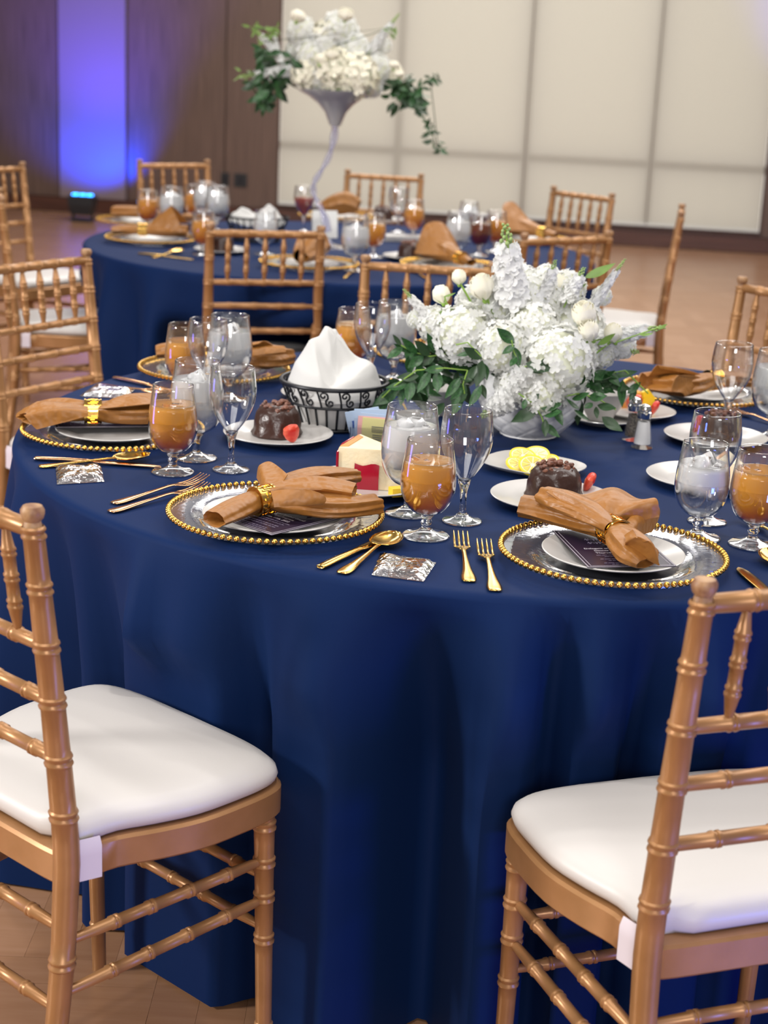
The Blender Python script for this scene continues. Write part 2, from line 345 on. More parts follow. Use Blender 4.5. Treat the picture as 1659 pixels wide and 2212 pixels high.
WR = atan2(-.15, 1); WL = (0, 13.7, 0)
wall = struct('wall_back', MB().box(-9, 9, .03, .25, 0, 4.4), 'panel', loc=WL, rotz=WR, smooth=False)
def wp(name, mb, mats, **kw): return obj(name, mb, mats, wall, smooth=False, **kw)
for a, b in ((-9, -7.4), (-7.4, -5.9), (-5.9, -4.4), (-4.4, -2.93), (-2.33, -1.486), (-1.478, -1.03), (2.97, 4.4), (4.4, 5.9), (5.9, 7.4)):
    wp('wood_panel', MB().box(a+.005, b-.005, 0, .03, .12, 4.4), 'panel')
wp('lower_panel', MB().box(-1.02, 2.96, .0, .03, .075, .155), 'base_dark')
struct('trim_1', MB().box(-2.92, -2.34, -.03, .03, .12, 4.4), 'pilaster', loc=WL, rotz=WR, smooth=False)
struct('baseboard_back', MB().box(-9, 9, -.045, -.001, 0, .115), 'base_dark', loc=WL, rotz=WR, smooth=False)
win = struct('window_1', MB().box(-1.02, 2.95, .024, .029, .16, 4.2), 'pane_glow', loc=WL, rotz=WR, smooth=False)
for u in (-.02, 1.032, 2.045): obj('mullion', MB().box(u-.03, u+.03, -.02, .02, .17, 4.2), 'mullion', win, smooth=False)
obj('mullion', MB().box(-1.02, 2.95, -.021, .019, .62, .68), 'mullion', win, smooth=False)
for i, (a, b, lab) in enumerate(((-1.0, 1.029, 'wide cream roller shade behind the tall floral centerpiece'), (1.036, 2.042, 'cream roller shade in the middle, between the two vertical seams'), (2.048, 2.94, 'cream roller shade at far right, washed with blue light'))):
    t = thing('roller_shade', lab, 'window shade', WL, WR, 'roller shades on the back wall')
    g = [[(a+(b-a)*q/24, -.052+.003*sin(q*1.3+i)*sin(z*2), .185+z*3.9/10) for q in range(25)] for z in range(11)]
    obj('shade_cloth', MB().grid(g), 'shade', t); obj('bottom_bar', MB().box(a, b, -.062, -.044, .165, .188), 'shade_trim', t, smooth=False)
for px, lab in ((520, 'square black wall outlet plate near the cream shade'), (485, 'small black wall outlet plate left of the square one')):
    u = -1.342 if px == 520 else -1.475; wd = .055 if px == 520 else .035
    t = thing('wall_outlet', lab, 'outlet', (WL[0]+u*cos(WR), WL[1]+u*sin(WR), .34), WR)
    obj('cover_plate', MB().box(-wd, wd, -.012, -.001, -.055, .055), 'black', t, smooth=False); obj('socket', MB().box(-.02, .02, -.016, -.0125, -.03, .03), 'black_wire', t, smooth=False)
# the blue uplight on the floor before the pilaster
ux, uy = -2.56, 13.38
t = thing('uplight', 'black LED floor uplight washing the pilaster blue', 'stage light', (ux, uy, 0), WR)
obj('housing', MB().rings([[(x*s, y*s2, z) for x, y in ((-.1, -.07), (.1, -.07), (.1, .07), (-.1, .07))] for s, s2, z in ((.8, .8, .05), (1.0, 1.0, .13), (1.05, 1.0, .19), (.95, .95, .205))]), 'black', t, smooth=False)
obj('bracket', MB().box(-.085, .085, -.06, .06, 0, .02).box(-.085, -.075, -.02, .02, .02, .07).box(.075, .085, -.02, .02, .02, .07), 'black', t, smooth=False)
for i in range(3): obj('led_lens', MB().lathe([(0, .206), (.027, .206), (.024, .214), (0, .216)], 16, (-.062+.062*i, 0, 0)), 'led', t)
spot('blue_uplight', (ux+.06, uy+.10, .25), (ux-.04, uy+.70, .80), 170, (.0, .05, 1), 104, .75, .04)
spot('blue_uplight', (ux+.02, uy-.25, .3), (ux-.05, uy+.75, 2.6), 300, (.10, .05, 1), 85, 1.0, .04)

# ------------------------------------------------------------------ chairs
def band(z, r): return [(r, z-.0085), (r+.0022, z-.006), (r+.0022, z-.0035), (r+.0002, z-.001), (r+.0002, z+.001), (r+.0022, z+.0035), (r+.0022, z+.006), (r, z+.0085)]
HT, ZF, RK = .9189, .4647, .045; WRR, WFF, DEP = .1692, .207, .33
def posty(z):
    if z >= ZF: return -RK*((z-ZF)/(HT-ZF))**1.15
    return -.055*((ZF-z)/ZF)**1.6
def turned(zs_r, bands, ctr, n=14):
    """a turned upright: radius list over z with bamboo rings; ctr(z) gives the axis"""
    prof = []
    def rad(z):
        for (z0, r0), (z1, r1) in zip(zs_r, zs_r[1:]):
            if z0 <= z <= z1: return r0+(r1-r0)*(z-z0)/(z1-z0)
        return zs_r[-1][1]
    zz = [z for z, _ in zs_r]+[z0+(z1-z0)*k/3 for (z0, _), (z1, _) in zip(zs_r, zs_r[1:]) for k in (1, 2)]
    prof = [(rad(z), z) for z in zz if all(abs(z-b) > .010 for b in bands)]
    for b in bands: prof += band(b, rad(b))
    prof.sort(key=lambda q: q[1]); rs = []
    for r, z in prof:
        cx, cy = ctr(z); rs.append([(cx+r*cos(2*pi*j/n), cy+r*sin(2*pi*j/n), z) for j in range(n)])
    return rs
def rod(a, b, r, bands, n=10, taper=.75):
    a, b = Vector(a), Vector(b); Ln = (b-a).length; st = [(0, r*taper)]
    for q in bands:
        d = q*Ln; st += [(d-.0075, r), (d-.0055, r+.0016), (d-.0025, r+.0016), (d-.0008, r), (d+.0008, r), (d+.0025, r+.0016), (d+.0055, r+.0016), (d+.0075, r)]
    st += [(Ln, r*taper)]; return [a+(b-a)*(d/Ln) for d, _ in st], [x for _, x in st], n
def seat_outline(inset=0.0, n=1):
    half = [(0, -.012), (.09, -.012), (.150, -.010), (.166, -.002), (.173, .03), (.177, .075), (.197, .128), (.214, .19), (.217, .26), (.214, .312), (.200, .343), (.165, .360), (.10, .369), (0, .372)]
    c = crom([(x, y) for x, y in half], 3); cx = 0; cy = .18
    pts = [(x, y) for x, y in c] + [(-x, y) for x, y in reversed(c[1:-1])]
    out = []
    for x, y in pts:
        d = hypot(x-cx, y-cy); k = (d-inset)/d; out.append((cx+(x-cx)*k, cy+(y-cy)*k))
    return out
def make_chair(label):
    t = thing('chiavari_chair', label, 'chair')
    for s in (-1, 1):
        zr = [(0, .0125), (.15, .0145), (.45, .0170), (.55, .0165), (.75, .0148), (.885, .0130)]
        rs = turned(zr, [.16, .316, .52, .597, .675, .748, .823, .893], lambda z: (s*WRR, posty(z)))
        mb = MB().rings(rs, (True, False)); last = rs[-1]
        cy = posty(.9); top = [(.0105, .9045), (.0095, .907), (.0125, .9105), (.0142, .916), (.0142, .921), (.0115, .9255), (0.0001, .9268)]
        mb2 = MB().lathe([(.0125, .893)]+top, 14, (s*WRR, cy, 0))
        po = obj('back_post', mb, 'gold_paint', t); obj('finial', mb2, 'worn_wood', po)
        zr = [(0, .0110), (.30, .0135), (ZF-.045, .0150)]
        obj('leg', MB().rings(turned(zr, [.08, .226, .293, .348, .405], lambda z: (s*WFF*.93, DEP-.012+.012*(1-z/ZF)))), 'gold_paint', t)
        for z1, z2 in ((.342, .350), (.270, .288)):
            obj('side_stretcher', MB().tube(*rod((s*WRR, posty(z1)+.008, z1), (s*WFF*.93, DEP-.012, z2), .0085, [.22, .40, .60, .80])), 'gold_paint', t)
    for z in (.897, .748, .675, .597):
        r = .0115 if z > .85 else .0092; bs = [i/6 for i in range(1, 6)] if z > .7 else [.18, .42, .66, .88]
        obj('top_rail' if z > .85 else 'back_rail', MB().tube(*rod((-WRR+.008, posty(z), z), (WRR-.008, posty(z), z), r, bs, taper=.95)), 'gold_paint', t)
    sp = None
    pts, rad, n = [], [], 8
    za, zb = .752, .890; Ls = zb-za
    prof = [(0, .0042), (.20, .0085), (.22, .0098), (.245, .0098), (.26, .0080), (.28, .0098), (.30, .0098), (.315, .0082), (.46, .0080), (.475, .0098), (.495, .0098), (.51, .008), (.525, .0098), (.545, .0098), (.56, .0080),
            (.70, .0080), (.715, .0098), (.735, .0098), (.75, .008), (.765, .0098), (.785, .0098), (.80, .0082), (1, .0042)]
    mb = MB(); rs = [[(r*cos(2*pi*j/8), posty(za+f*Ls)+r*sin(2*pi*j/8), za+f*Ls) for j in range(8)] for f, r in prof]; mb.rings(rs, (False, False)); me = mb.mesh('spindle', 'gold_paint')
    for i in range(1, 6): obj('spindle', me, None, t, loc=(-WRR+2*WRR*i/6, 0, 0))
    for z in (.325, .245): obj('front_stretcher', MB().tube(*rod((-WFF*.93, DEP-.010, z), (WFF*.93, DEP-.010, z), .0082, [.15, .32, .5, .68, .85])), 'gold_paint', t)
    for z in (.36, .25): obj('rear_stretcher', MB().tube(*rod((-WRR, posty(z), z), (WRR, posty(z), z), .0085, [.2, .4, .6, .8])), 'gold_paint', t)
    o0, o1 = seat_outline(0), seat_outline(.004); o2 = seat_outline(.03)
    obj('seat_frame', MB().rings([[(x, y, ZF-.043) for x, y in o2], [(x, y, ZF-.045) for x, y in o1], [(x, y, ZF-.041) for x, y in o0], [(x, y, ZF-.004) for x, y in o0], [(x, y, ZF) for x, y in o1], [(x, y, ZF) for x, y in o2]], (False, True)), 'gold_paint', t)
    rs = []
    for ins, z in ((.016, ZF+.0005), (.008, ZF+.006), (.005, ZF+.014), (.008, ZF+.023), (.018, ZF+.031), (.035, ZF+.036), (.07, ZF+.040), (.11, ZF+.042), (.15, ZF+.043)):
        oo = []
        for x, y in seat_outline(min(ins, .15)):
            if y < .02: y = y + (.02-y)*.75*(1 if abs(x) > .12 else .4)
            oo.append((x, y, z))
        rs.append(oo)
    cu = obj('cushion', MB().rings(rs), 'cushion', t, angle=60)
    for s in (-1, 1):
        g = [[(s*(.1795-.004*(1-b)+.004*(b > .5)-(.004 if a == 0 else 0)), .014+.030*b, ZF+.014-a*.056/5) for b in (0, 1)] for a in range(6)]
        obj('tie_strap', MB().grid(g, .0015), 'strap', cu)
    return t
GA = 'gold chairs at the front table'; GB = 'gold chairs at the back table'
chA = make_chair('gold bamboo-style chair in the left foreground, white cushion, back to camera'); chA.location = (-.5037, 1.9497, 0); chA.rotation_euler = (0, 0, -.7302); chA['group'] = GA
CH = [(-.5037, 1.9497, -.7302), (.4885, 1.7378, .337)]
dup(chA, (.4885, 1.7378, 0), .337, 'gold bamboo-style chair in the right foreground, white cushion, back to camera', GA)
def put_chair(mx, my, fx, fy, label, group):
    n = hypot(fx, fy); fx /= n; fy /= n; x, y = mx+fx*.045, my+fy*.045; a = atan2(-fx, fy); CH.append((x, y, a)); dup(chA, (x, y, 0), a, label, group)
put_chair(-.886, 4.04, .838, -.546, 'gold chair at left edge behind the front table, its back seen across the white cushions', GA)
put_chair(.09, 4.30, -.12, -.99, 'gold chair facing camera behind the white flowers and the front table', GA)
put_chair(1.00, 4.08, -.8, -.59, 'gold chair cut off by the right edge, behind the front table', GA)
put_chair(-.394, 4.954, -.07, .318, 'gold chair with back to camera, left of the white napkin basket, at the back table', GB)
put_chair(.536, 5.137, -.55, .83, 'angled gold chair just above the white flowers, at right of back table', GB)
put_chair(-1.36, 5.62, .97, .25, 'gold chair at left edge whose white cushion tucks to the back table, nearer one', GB)
put_chair(-1.69, 6.87, .84, -.54, 'gold chair at left edge, farther one, below the dark panel', GB)
put_chair(1.07, 6.21, -.985, .17, 'gold chair seen edge-on, leaning post at right, white cushion behind the flowers', GB)
put_chair(.765, 6.87, -.77, -.63, 'small distant gold chair before the cream shade, right of back table', GB)
put_chair(-1.03, 7.56, .2, -.31, 'distant gold chair before the brown panels, behind back table', GB)
put_chair(-.066, 7.40, -.08, -.335, 'distant gold chair before the cream shade, right of the tall vase stem', GB)

# ------------------------------------------------------------------ tables with floor-length cloths
T1 = (.256, 3.013, .945); T2 = (-.2, 5.93, .92); TZ = .75
def cloth(name, T, folds, label, ref=.02, seed=1):
    cx, cy, R = T; NA = 360; rs = []; rn = random.Random(seed)
    def fold(a):
        d = math.degrees(a) % 360; s = 0
        for c, w_, amp in folds:
            q = (d-c+180) % 360-180; s += amp*math.exp(-(q/w_)**2)
        return s
    prof = [(.02, TZ), (.2, TZ), (.4, TZ), (.6, TZ), (.75, TZ), (.85, TZ), (.90, TZ), (R-.016, TZ), (R-.008, TZ-.001), (R-.0025, TZ-.0045), (R, TZ-.011)]
    for k in range(1, 27): prof.append((R, TZ-.011-(TZ-.016)*k/26))
    for k, (r, z) in enumerate(prof):
        ring = []
        for j in range(NA):
            a = 2*pi*j/NA; rr_ = r
            if k > 9:
                t_ = (TZ-z)/TZ; rr_ += fold(a)*min(1, max(0, t_*2.6-.05))**.8 + .006*t_
            x, y = cx+rr_*cos(a), cy+rr_*sin(a)
            if k > 9:
                for hx, hy, ha in CH:      # seats press the hanging cloth inwards
                    dx, dy = x-hx, y-hy; lx = dx*cos(ha)+dy*sin(ha); ly = -dx*sin(ha)+dy*cos(ha)
                    lim = .382
                    wz = 1 if z < .515 else max(0, 1-(z-.515)/.10); wz = wz*wz*(3-2*wz)
                    wx = 1 if abs(lx) < .225 else max(0, 1-(abs(lx)-.225)/.10); wx = wx*wx*(3-2*wx)
                    if -.25 < ly < lim and wz*wx > 0:
                        push = (lim-ly)*wz*wx; x += -sin(ha)*push; y += cos(ha)*push
            ring.append((x, y, z))
        rs.append(ring)
    mb = MB().rings(rs, (True, False)); o = obj(name, mb, 'navy', angle=None, loc=(0, 0, 0)); tag(o, label, 'tablecloth'); return o
f1 = [(204, 3, .07), (213, 3.5, -.08), (222, 3.2, -.08), (230.2, 1.7, .085), (235, 2.5, .03), (241.5, 2.6, -.09), (249.5, 3.4, .09), (258.4, 3.3, -.14), (265.4, 2.2, .09), (269.4, 1.3, -.10), (272.8, 1.5, .07), (277.2, 1.8, -.11), (282.5, 1.9, .08), (287, 1.8, -.09), (292, 2.2, .07)]
f1 += [(a, 4, (.055 if i % 2 else -.055)) for i, a in enumerate(range(300, 560, 9))]
cloth('tablecloth', T1, f1, 'navy floor-length cloth on the round table in front')
f2 = [(a, 3.6, (.055 if i % 2 else -.055)*(0.6+.5*((i*7) % 5)/4)) for i, a in enumerate(range(0, 360, 8))]
cloth('tablecloth', T2, f2, 'navy floor-length cloth on the round table in the back')

# ------------------------------------------------------------------ glassware
def shell(prof_out, th):
    """closed wall from an outer bowl profile (bottom to rim)"""
    inner = [(max(r-th, .0), z+(th if i == 0 else 0)) for i, (r, z) in enumerate(prof_out)]
    return prof_out+[(prof_out[-1][0]-th*.5, prof_out[-1][1]+.0006)]+list(reversed(inner))
BOWL = {
 'tea': ([(.0003, .0345), (.012, .0355), (.024, .041), (.034, .053), (.0400, .069), (.0415, .083), (.0408, .098), (.0385, .117), (.0358, .136), (.0342, .150)], .0285, .036, .118),
 'water': ([(.0003, .046), (.013, .047), (.027, .053), (.038, .066), (.0445, .084), (.0465, .100), (.0458, .118), (.0430, .140), (.0402, .159), (.0385, .173)], .040, .0365, .142),
 'wine': ([(.0003, .062), (.006, .064), (.015, .075), (.0255, .090), (.0345, .107), (.0392, .124), (.0405, .138), (.0398, .152), (.0382, .166), (.0365, .178)], .055, .0315, 0)}
_gm = {}
def smooth_prof(p, n=3): return [tuple(q) for q in crom(p, n)]
def glass_meshes(kind, liq, n=36):
    key = (kind, liq, n)
    if key in _gm: return _gm[key]
    outer, zst, fr, top = BOWL[kind]; top = top or .135; out = smooth_prof(outer, 2)
    d = {}
    d['bowl'] = MB().lathe(shell(out, .0013), n).mesh('bowl', 'thin_glass')
    st = [(.0075, .0115), (.0062, .018), (.0060, zst-.012), (.0075, zst-.004), (.0118, zst+.003), (.0125, outer[0][1]+.0005), (.0002, outer[0][1]+.0008)]
    if kind == 'tea': st = [(.0090, .0115), (.0070, .016), (.0078, .020), (.0088, .023), (.0072, .0275), (.0100, .032), (.0115, .0352), (.0002, .0356)]
    if kind == 'wine': st = [(.0080, .0115), (.0052, .018), (.0048, .035), (.0058, .050), (.0085, .060), (.0105, .0675), (.0002, .0680)]
    foot = [(.0002, .0022), (.012, .0008), (fr-.002, .0002), (fr, .0012), (fr, .0024), (fr-.003, .0034), (fr*.62, .0048), (fr*.42, .0078), (fr*.38, .0088), (fr*.33, .0092), (.0095, .0118), (.0003, .0120)]
    d['foot'] = MB().lathe(foot, n).mesh('foot', 'foot_glass'); d['stem'] = MB().lathe([(.0002, .0112)]+st, 20).mesh('stem', 'glass')
    if liq:
        inn = [(max(r-.00135, .0), z+.0013) for r, z in out if z < top]
        r_t = None
        for (r0, z0), (r1, z1) in zip(out, out[1:]):
            if z0 <= top <= z1: r_t = r0+(r1-r0)*(top-z0)/(z1-z0)
        inn[0] = (.0002, inn[0][1]); inn += [(r_t-.00135, top), (r_t-.004, top+.0003), (.0002, top+.0001)]
        d['liquid'] = MB().lathe(inn, n).mesh('drink', 'tea' if liq == 'tea' else ('tea_dark' if liq == 'dark' else ('tea_pink' if liq == 'pink' else 'water')))
        ic = MB(); rg = random.Random(hash(kind) % 7+3 if False else 11)
        zlo = top-.062 if kind == 'water' else top-.03
        im = []
        for q in range(20 if kind == 'water' or liq == 'water' else 7):
            z = rg.uniform(zlo, top+.003); rmax = .026 if z > zlo+.01 else .018; a = rg.uniform(0, 2*pi); r = rmax*sqrt(rg.random()); s = rg.uniform(.0085, .0125)
            mt = Matrix.Translation((r*cos(a), r*sin(a), z)) @ Matrix.Rotation(rg.uniform(0, 3), 4, 'X') @ Matrix.Rotation(rg.uniform(0, 3), 4, 'Y')
            b = MB(); cs = []
            vs = []
            for ix in (-1, 1):
                for iy in (-1, 1):
                    for iz in (-1, 1): vs.append(mt @ Vector((ix*s*rg.uniform(.8, 1), iy*s*rg.uniform(.8, 1), iz*s*rg.uniform(.75, 1))))
            fs = [(0, 1, 3, 2), (4, 6, 7, 5), (0, 4, 5, 1), (2, 3, 7, 6), (0, 2, 6, 4), (1, 5, 7, 3)]
            im.append((vs, fs))
        d['ice'] = []
        for vs, fs in im:
            b = MB(); b.add(vs, fs); d['ice'].append(b.mesh('ice_cube', 'tea_ice' if liq != 'water' else 'ice'))
    _gm[key] = d; return d
NAME = {'tea': 'goblet', 'water': 'goblet', 'wine': 'wine_glass'}
def glass(kind, liq, x, y, label, group, near=True, z=TZ+.0004):
    d = glass_meshes(kind, liq, 36 if near else 20)
    cat = {'tea': 'glass', 'water': 'glass', 'wine': 'wine glass'}[kind]
    t = thing({'tea': 'tea_goblet' if liq and liq != 'water' else 'water_goblet', 'water': 'water_goblet', 'wine': 'wine_glass'}[kind], label, cat, (x, y, z), random.uniform(0, 6), group)
    for k in ('foot', 'stem', 'bowl'): obj(k, d[k], None, t)
    if liq:
        lo = obj('drink', d['liquid'], None, t)
        if near:
            for m_ in d['ice']: obj('ice_cube', m_, None, lo)
        else:
            j = MB()
            for m_ in d['ice']:
                j.add([v.co for v in m_.vertices], [tuple(p.vertices) for p in m_.polygons])
            oo = obj('ice', j, 'tea_ice' if liq != 'water' else 'ice', lo, smooth=False); oo['kind'] = 'stuff'
    return t
def gat(kind, liq, px, py, label, group, near=True, rim=False):
    H = {'tea': .150, 'water': .173, 'wine': .178}[kind]; p = P(px, py, TZ+(H if rim else 0)); return glass(kind, liq, p.x, p.y, label, group, near)
G1 = 'glasses on the front table'; G2 = 'glasses on the back table'
gat('tea', 'tea', 373, 1021, 'goblet of iced tea in front of the left brown napkin', G1)
gat('water', 'water', 424, 991, 'goblet of ice water just behind the left iced tea', G1)
gat('wine', None, 499, 1016, 'empty wine glass beside the left iced tea, left of chocolate cake plate', G1)
gat('tea', 'tea', 919, 1159, 'goblet of iced tea at the front center of the table', G1)
gat('water', 'water', 880, 1110, 'goblet of ice water right behind the center iced tea', G1)
gat('wine', None, 998, 1127, 'empty wine glass just right of the center iced tea, above two gold forks', G1)
gat('tea', 'water', 1505, 1162, 'short goblet of icy water between right napkin plate and right iced tea', G1)
gat('wine', None, 1527, 1128, 'wide empty wine glass behind the right goblet of icy water', G1)
gat('tea', 'tea', 1624, 1178, 'goblet of iced tea cut by the right edge', G1)
gat('tea', 'tea', 401, 701, 'goblet of iced tea at the far left place setting', G1, rim=True)
gat('wine', None, 450, 690, 'empty wine glass between far-left iced tea and cloudy ice water', G1, rim=True)
gat('water', 'water', 497, 681, 'tall frosty goblet of ice water at the far left place setting', G1, rim=True)
gat('tea', 'tea', 765, 668, 'goblet of iced tea behind the white napkin basket', G1, rim=True)
gat('wine', None, 806, 657, 'empty wine glass right of the iced tea behind the basket', G1, rim=True)
gat('water', 'water', 857, 652, 'frosty goblet of ice water left of the white flowers', G1, rim=True)
gat('wine', None, 1587, 743, 'empty wine glass in front of the right back charger', G1, rim=True)
gat('water', 'water', 1684, 758, 'frosty water goblet cut by the right edge, behind', G1, rim=True)
F = dict(near=False, rim=True)
gat('tea', 'tea', 319, 411, 'leftmost iced tea on the back table', G2, **F)
gat('water', 'water', 370, 404, 'ice water right of the leftmost iced tea, back table', G2, **F)
gat('tea', 'tea', 421, 400, 'iced tea behind the pair of ice waters, back table', G2, **F)
gat('water', 'water', 443, 393, 'left one of the two tall ice waters side by side, back table', G2, **F)
gat('water', 'water', 470, 402, 'right one of the two tall ice waters side by side, back table', G2, **F)
gat('tea', 'tea', 440, 455, 'iced tea standing before the two tall ice waters, back table', G2, **F)
gat('wine', 'pink', 658, 402, 'wine glass of pink tea just left of the curved vase stem', G2, **F)
gat('water', 'water', 770, 470, 'ice water goblet right of the white table card, back table', G2, **F)
gat('tea', 'tea', 810, 462, 'dark amber iced tea at the front middle of back table', G2, **F)
gat('wine', None, 863, 405, 'empty wine glass before the far middle chair, back table', G2, **F)
gat('tea', 'tea', 896, 432, 'pale iced tea right of the empty wine glass, back table', G2, **F)
gat('water', 'water', 992, 458, 'frosty ice water at the right of the back table', G2, **F)
gat('tea', 'dark', 1040, 462, 'dark red tea goblet at the right of the back table', G2, **F)
gat('tea', 'tea', 1074, 456, 'amber tea right of the dark red tea, back table', G2, **F)

# ------------------------------------------------------------------ charger plates, dinner plates, menu cards
def charger(cx, cy, label, group, beads=True, z=TZ+.0004):
    t = thing('charger_plate', label, 'charger plate', (cx, cy, z), 0, group)
    out = [(.0005, .001), (.095, .0005), (.100, .001), (.110, .005), (.118, .010), (.135, .012), (.155, .014), (.1625, .0155)]
    pr = out + [(.1625, .0175)] + [(r-.0005 if i else .0005, zz+.003) for i, (r, zz) in reversed(list(enumerate(out[:-1])))]
    obj('glass_dish', MB().lathe(pr, 96 if beads else 48, rf=lambda r, zz, a, k: r+(.0006*sin(a*48) if .105 < r < .118 else 0)), 'charger_glass', t)
    nb = 92; me = MB().ball((0, 0, 0), .0046, 8, 6).mesh('bead', 'gold_bead')
    if beads:
        for i in range(nb):
            a = 2*pi*i/nb; obj('bead', me, None, t, loc=(.1615*cos(a), .1615*sin(a), .0195))
    else:
        mb = MB()
        for i in range(nb): a = 2*pi*i/nb; mb.ball((.1615*cos(a), .1615*sin(a), .0195), .0048, 6, 4)
        o = obj('bead_rim', mb, 'gold_bead', t); o['kind'] = 'stuff'
    return t
def plate(cx, cy, r, label, group, z=TZ+.0004, name='dessert_plate', cat='plate', n=64):
    pr = [(.0005, .001), (r*.55, .0005), (r*.60, .0005), (r*.66, .003), (r*.85, .0095), (r-.001, .0135), (r, .0150), (r-.0015, .0158), (r*.84, .0122), (r*.66, .0062), (r*.60, .0048), (.0005, .0045)]
    o = obj(name, MB().lathe(pr, n), 'porcelain', loc=(cx, cy, z)); tag(o, label, cat, group); return o
GC = 'beaded charger plates on the front table'; GD = 'beaded charger plates on the back table'; GW = 'white salad plates on the chargers'
ch1 = (-.1645, 2.3716); ch2 = (.3322, 2.2455); ch3 = (-.4965, 2.8694)
charger(*ch1, 'gold-beaded glass charger at front left, under the middle napkin', GC)
charger(*ch2, 'gold-beaded glass charger at front right, under the large napkin', GC)
charger(*ch3, 'gold-beaded glass charger at the left table edge', GC)
p4 = P(463, 796, TZ+.017); p5 = P(958, 765, TZ+.017); p6 = P(1508, 845, TZ+.017)
charger(p4.x, p4.y, 'gold-beaded glass charger at far left, behind the goblets', GC, False)
charger(p5.x, p5.y, 'gold-beaded glass charger mostly hidden behind the white flowers', GC, False)
charger(p6.x, p6.y, 'gold-beaded glass charger at back right, under the dark napkin', GC, False)
SP = [(ch1, 'white plate under the middle napkin and its menu'), (ch2, 'white plate under the large right napkin and its menu'), (ch3, 'white plate under the left napkin'),
      ((p4.x, p4.y), 'white plate on the far left charger'), ((p5.x, p5.y), 'white plate on the charger behind the flowers'), ((p6.x, p6.y), 'white plate on the back right charger')]
for (c, lab) in SP: plate(c[0]-(.002 if c is ch1 else 0), c[1]-(.012 if c is ch1 else .004), .107 if c is ch1 else .103, lab, GW, z=TZ+.0062, name='salad_plate')

def text_mesh(s, size, mat, bold=0, sx=1.0, shear=0):
    cu = bpy.data.curves.new('txt', 'FONT'); cu.body = s; cu.size = size; cu.align_x = 'CENTER'; cu.offset = bold; cu.resolution_u = 2; cu.shear = shear
    o = bpy.data.objects.new('txt', cu); C.objects.link(o); dg = bpy.context.evaluated_depsgraph_get(); me = bpy.data.meshes.new_from_object(o.evaluated_get(dg))
    bpy.data.objects.remove(o); bpy.data.curves.remove(cu)
    for v in me.vertices: v.co.x *= sx; v.co.z = 0
    me.materials.clear(); me.materials.append(M[mat]); return me
TX = [text_mesh('Delegate and Symbol Grand', .0078, 'ink', .0002, 1.0), text_mesh('Dinner and Program', .0078, 'ink', .0002, 1.0), text_mesh('Thursday, 11th, 2022', .0078, 'ink', .0002, 1.0)]
def menu(bl, br, label, z, length=.178):
    """bl, br: the two lower corners (world); the card runs away to the left of bl->br"""
    bl, br = Vector(bl), Vector(br); wdt = (br-bl).length; e = (br-bl).normalized(); a = atan2(e.y, e.x); mid = (bl+br)/2
    t = thing('menu_card', label, 'menu card', (mid.x, mid.y, z), a, 'printed menu cards')
    h = wdt/2
    obj('card_sheet', MB().box(-h, h, 0, length, 0, .0007), 'card', t, smooth=False)
    fr = MB()
    for i, d in ((0, .0012), (1, .0065)):
        k = .0008 if i == 0 else .0005
        fr.box(-h+d, h-d, d, d+k, .0007, .0010).box(-h+d, h-d, length-d-k, length-d, .0007, .0010).box(-h+d, -h+d+k, d, length-d, .0007, .0010).box(h-d-k, h-d, d, length-d, .0007, .0010)
    obj('border_line', fr, 'ink', t, smooth=False)
    for i, me in enumerate(TX): obj('lettering', me, None, t, loc=(0, .083-.0105*i, .0011))
    sm = MB(); rg = random.Random(5)
    for row, yy in enumerate((.054, .047, .036, .029, .018, .012)):
        x = -.035 + .01*(row % 2)
        while x < .036:
            l_ = rg.uniform(.003, .009); sm.box(x, x+l_, yy, yy+.0016, .0007, .0010); x += l_+.0018
    o = obj('small_print', sm, 'ink_dim', t, smooth=False)
    scr = MB()
    for yy in (.112, .128):
        g = [(-.03+.06*q/40, yy+.004*sin(q*1.9)*(1+.5*sin(q*.7)), .0012) for q in range(41)]; scr.tube(g, .0006, 4)
    obj('script_line', scr, 'ink_dim', t)
zc_ = TZ+.0226
menu(P(1270, 1227, zc_), P(1462, 1224, zc_), 'dark purple menu under the large right napkin', zc_)
a_ = P(587, 1157, zc_); b_2 = P(440, 1108, zc_); dd = (a_-b_2).normalized()*.130
menu(a_-dd, a_, 'dark purple menu under the middle napkin', zc_)
a_ = P(116, 905, zc_); e_ = Vector((.25, -1, 0)).normalized()
menu(P(118, 925, zc_)-e_*.127, P(118, 925, zc_), 'dark purple menu under the left napkin', zc_)

# ------------------------------------------------------------------ napkins with their rings
def loft(mb, st, n=40, seg=6, k=5, hollow=True, zmin=0, ph0=0):
    """st: (x,y,z,half width,half height,pleat)"""
    S = crom([tuple(s) for s in st], seg); rs = []
    for i, s in enumerate(S):
        c = Vector(s[:3]); t = Vector(S[min(i+1, len(S)-1)][:3])-Vector(S[max(i-1, 0)][:3]); t.normalize(); sd = t.cross(Vector((0, 0, 1))); sd.z = 0; sd.normalize(); up = sd.cross(t).normalized()
        ring = []
        for j in range(n):
            a = 2*pi*j/n; q = 1+s[5]*1.5*(.6*(1-2*abs(sin(.5*(k*a+ph0+i*.06))))+.4*cos((k+3)*a-i*.09+ph0*2)); p = c+sd*(s[3]*cos(a)*q)+up*(s[4]*sin(a)*q)
            p.z = max(p.z, zmin); ring.append(p)
        rs.append(ring)
    if hollow:
        for end in (0, -1):
            R = rs[end]; c = sum(R, Vector())/n; nb = rs[5 if end == 0 else -6]; c2 = sum(nb, Vector())/n
            r1 = [c+(p-c)*.90 + (c2-c)*.03 for p in R]; r2 = [c+(p-c)*.72+(c2-c)*.6 for p in R]
            for r_ in (r1, r2):
                for p in r_: p.z = max(p.z, zmin+.001)
            if end == 0: rs = [r2, r1]+rs
            else: rs = rs+[r1, r2]
    return mb.rings(rs)
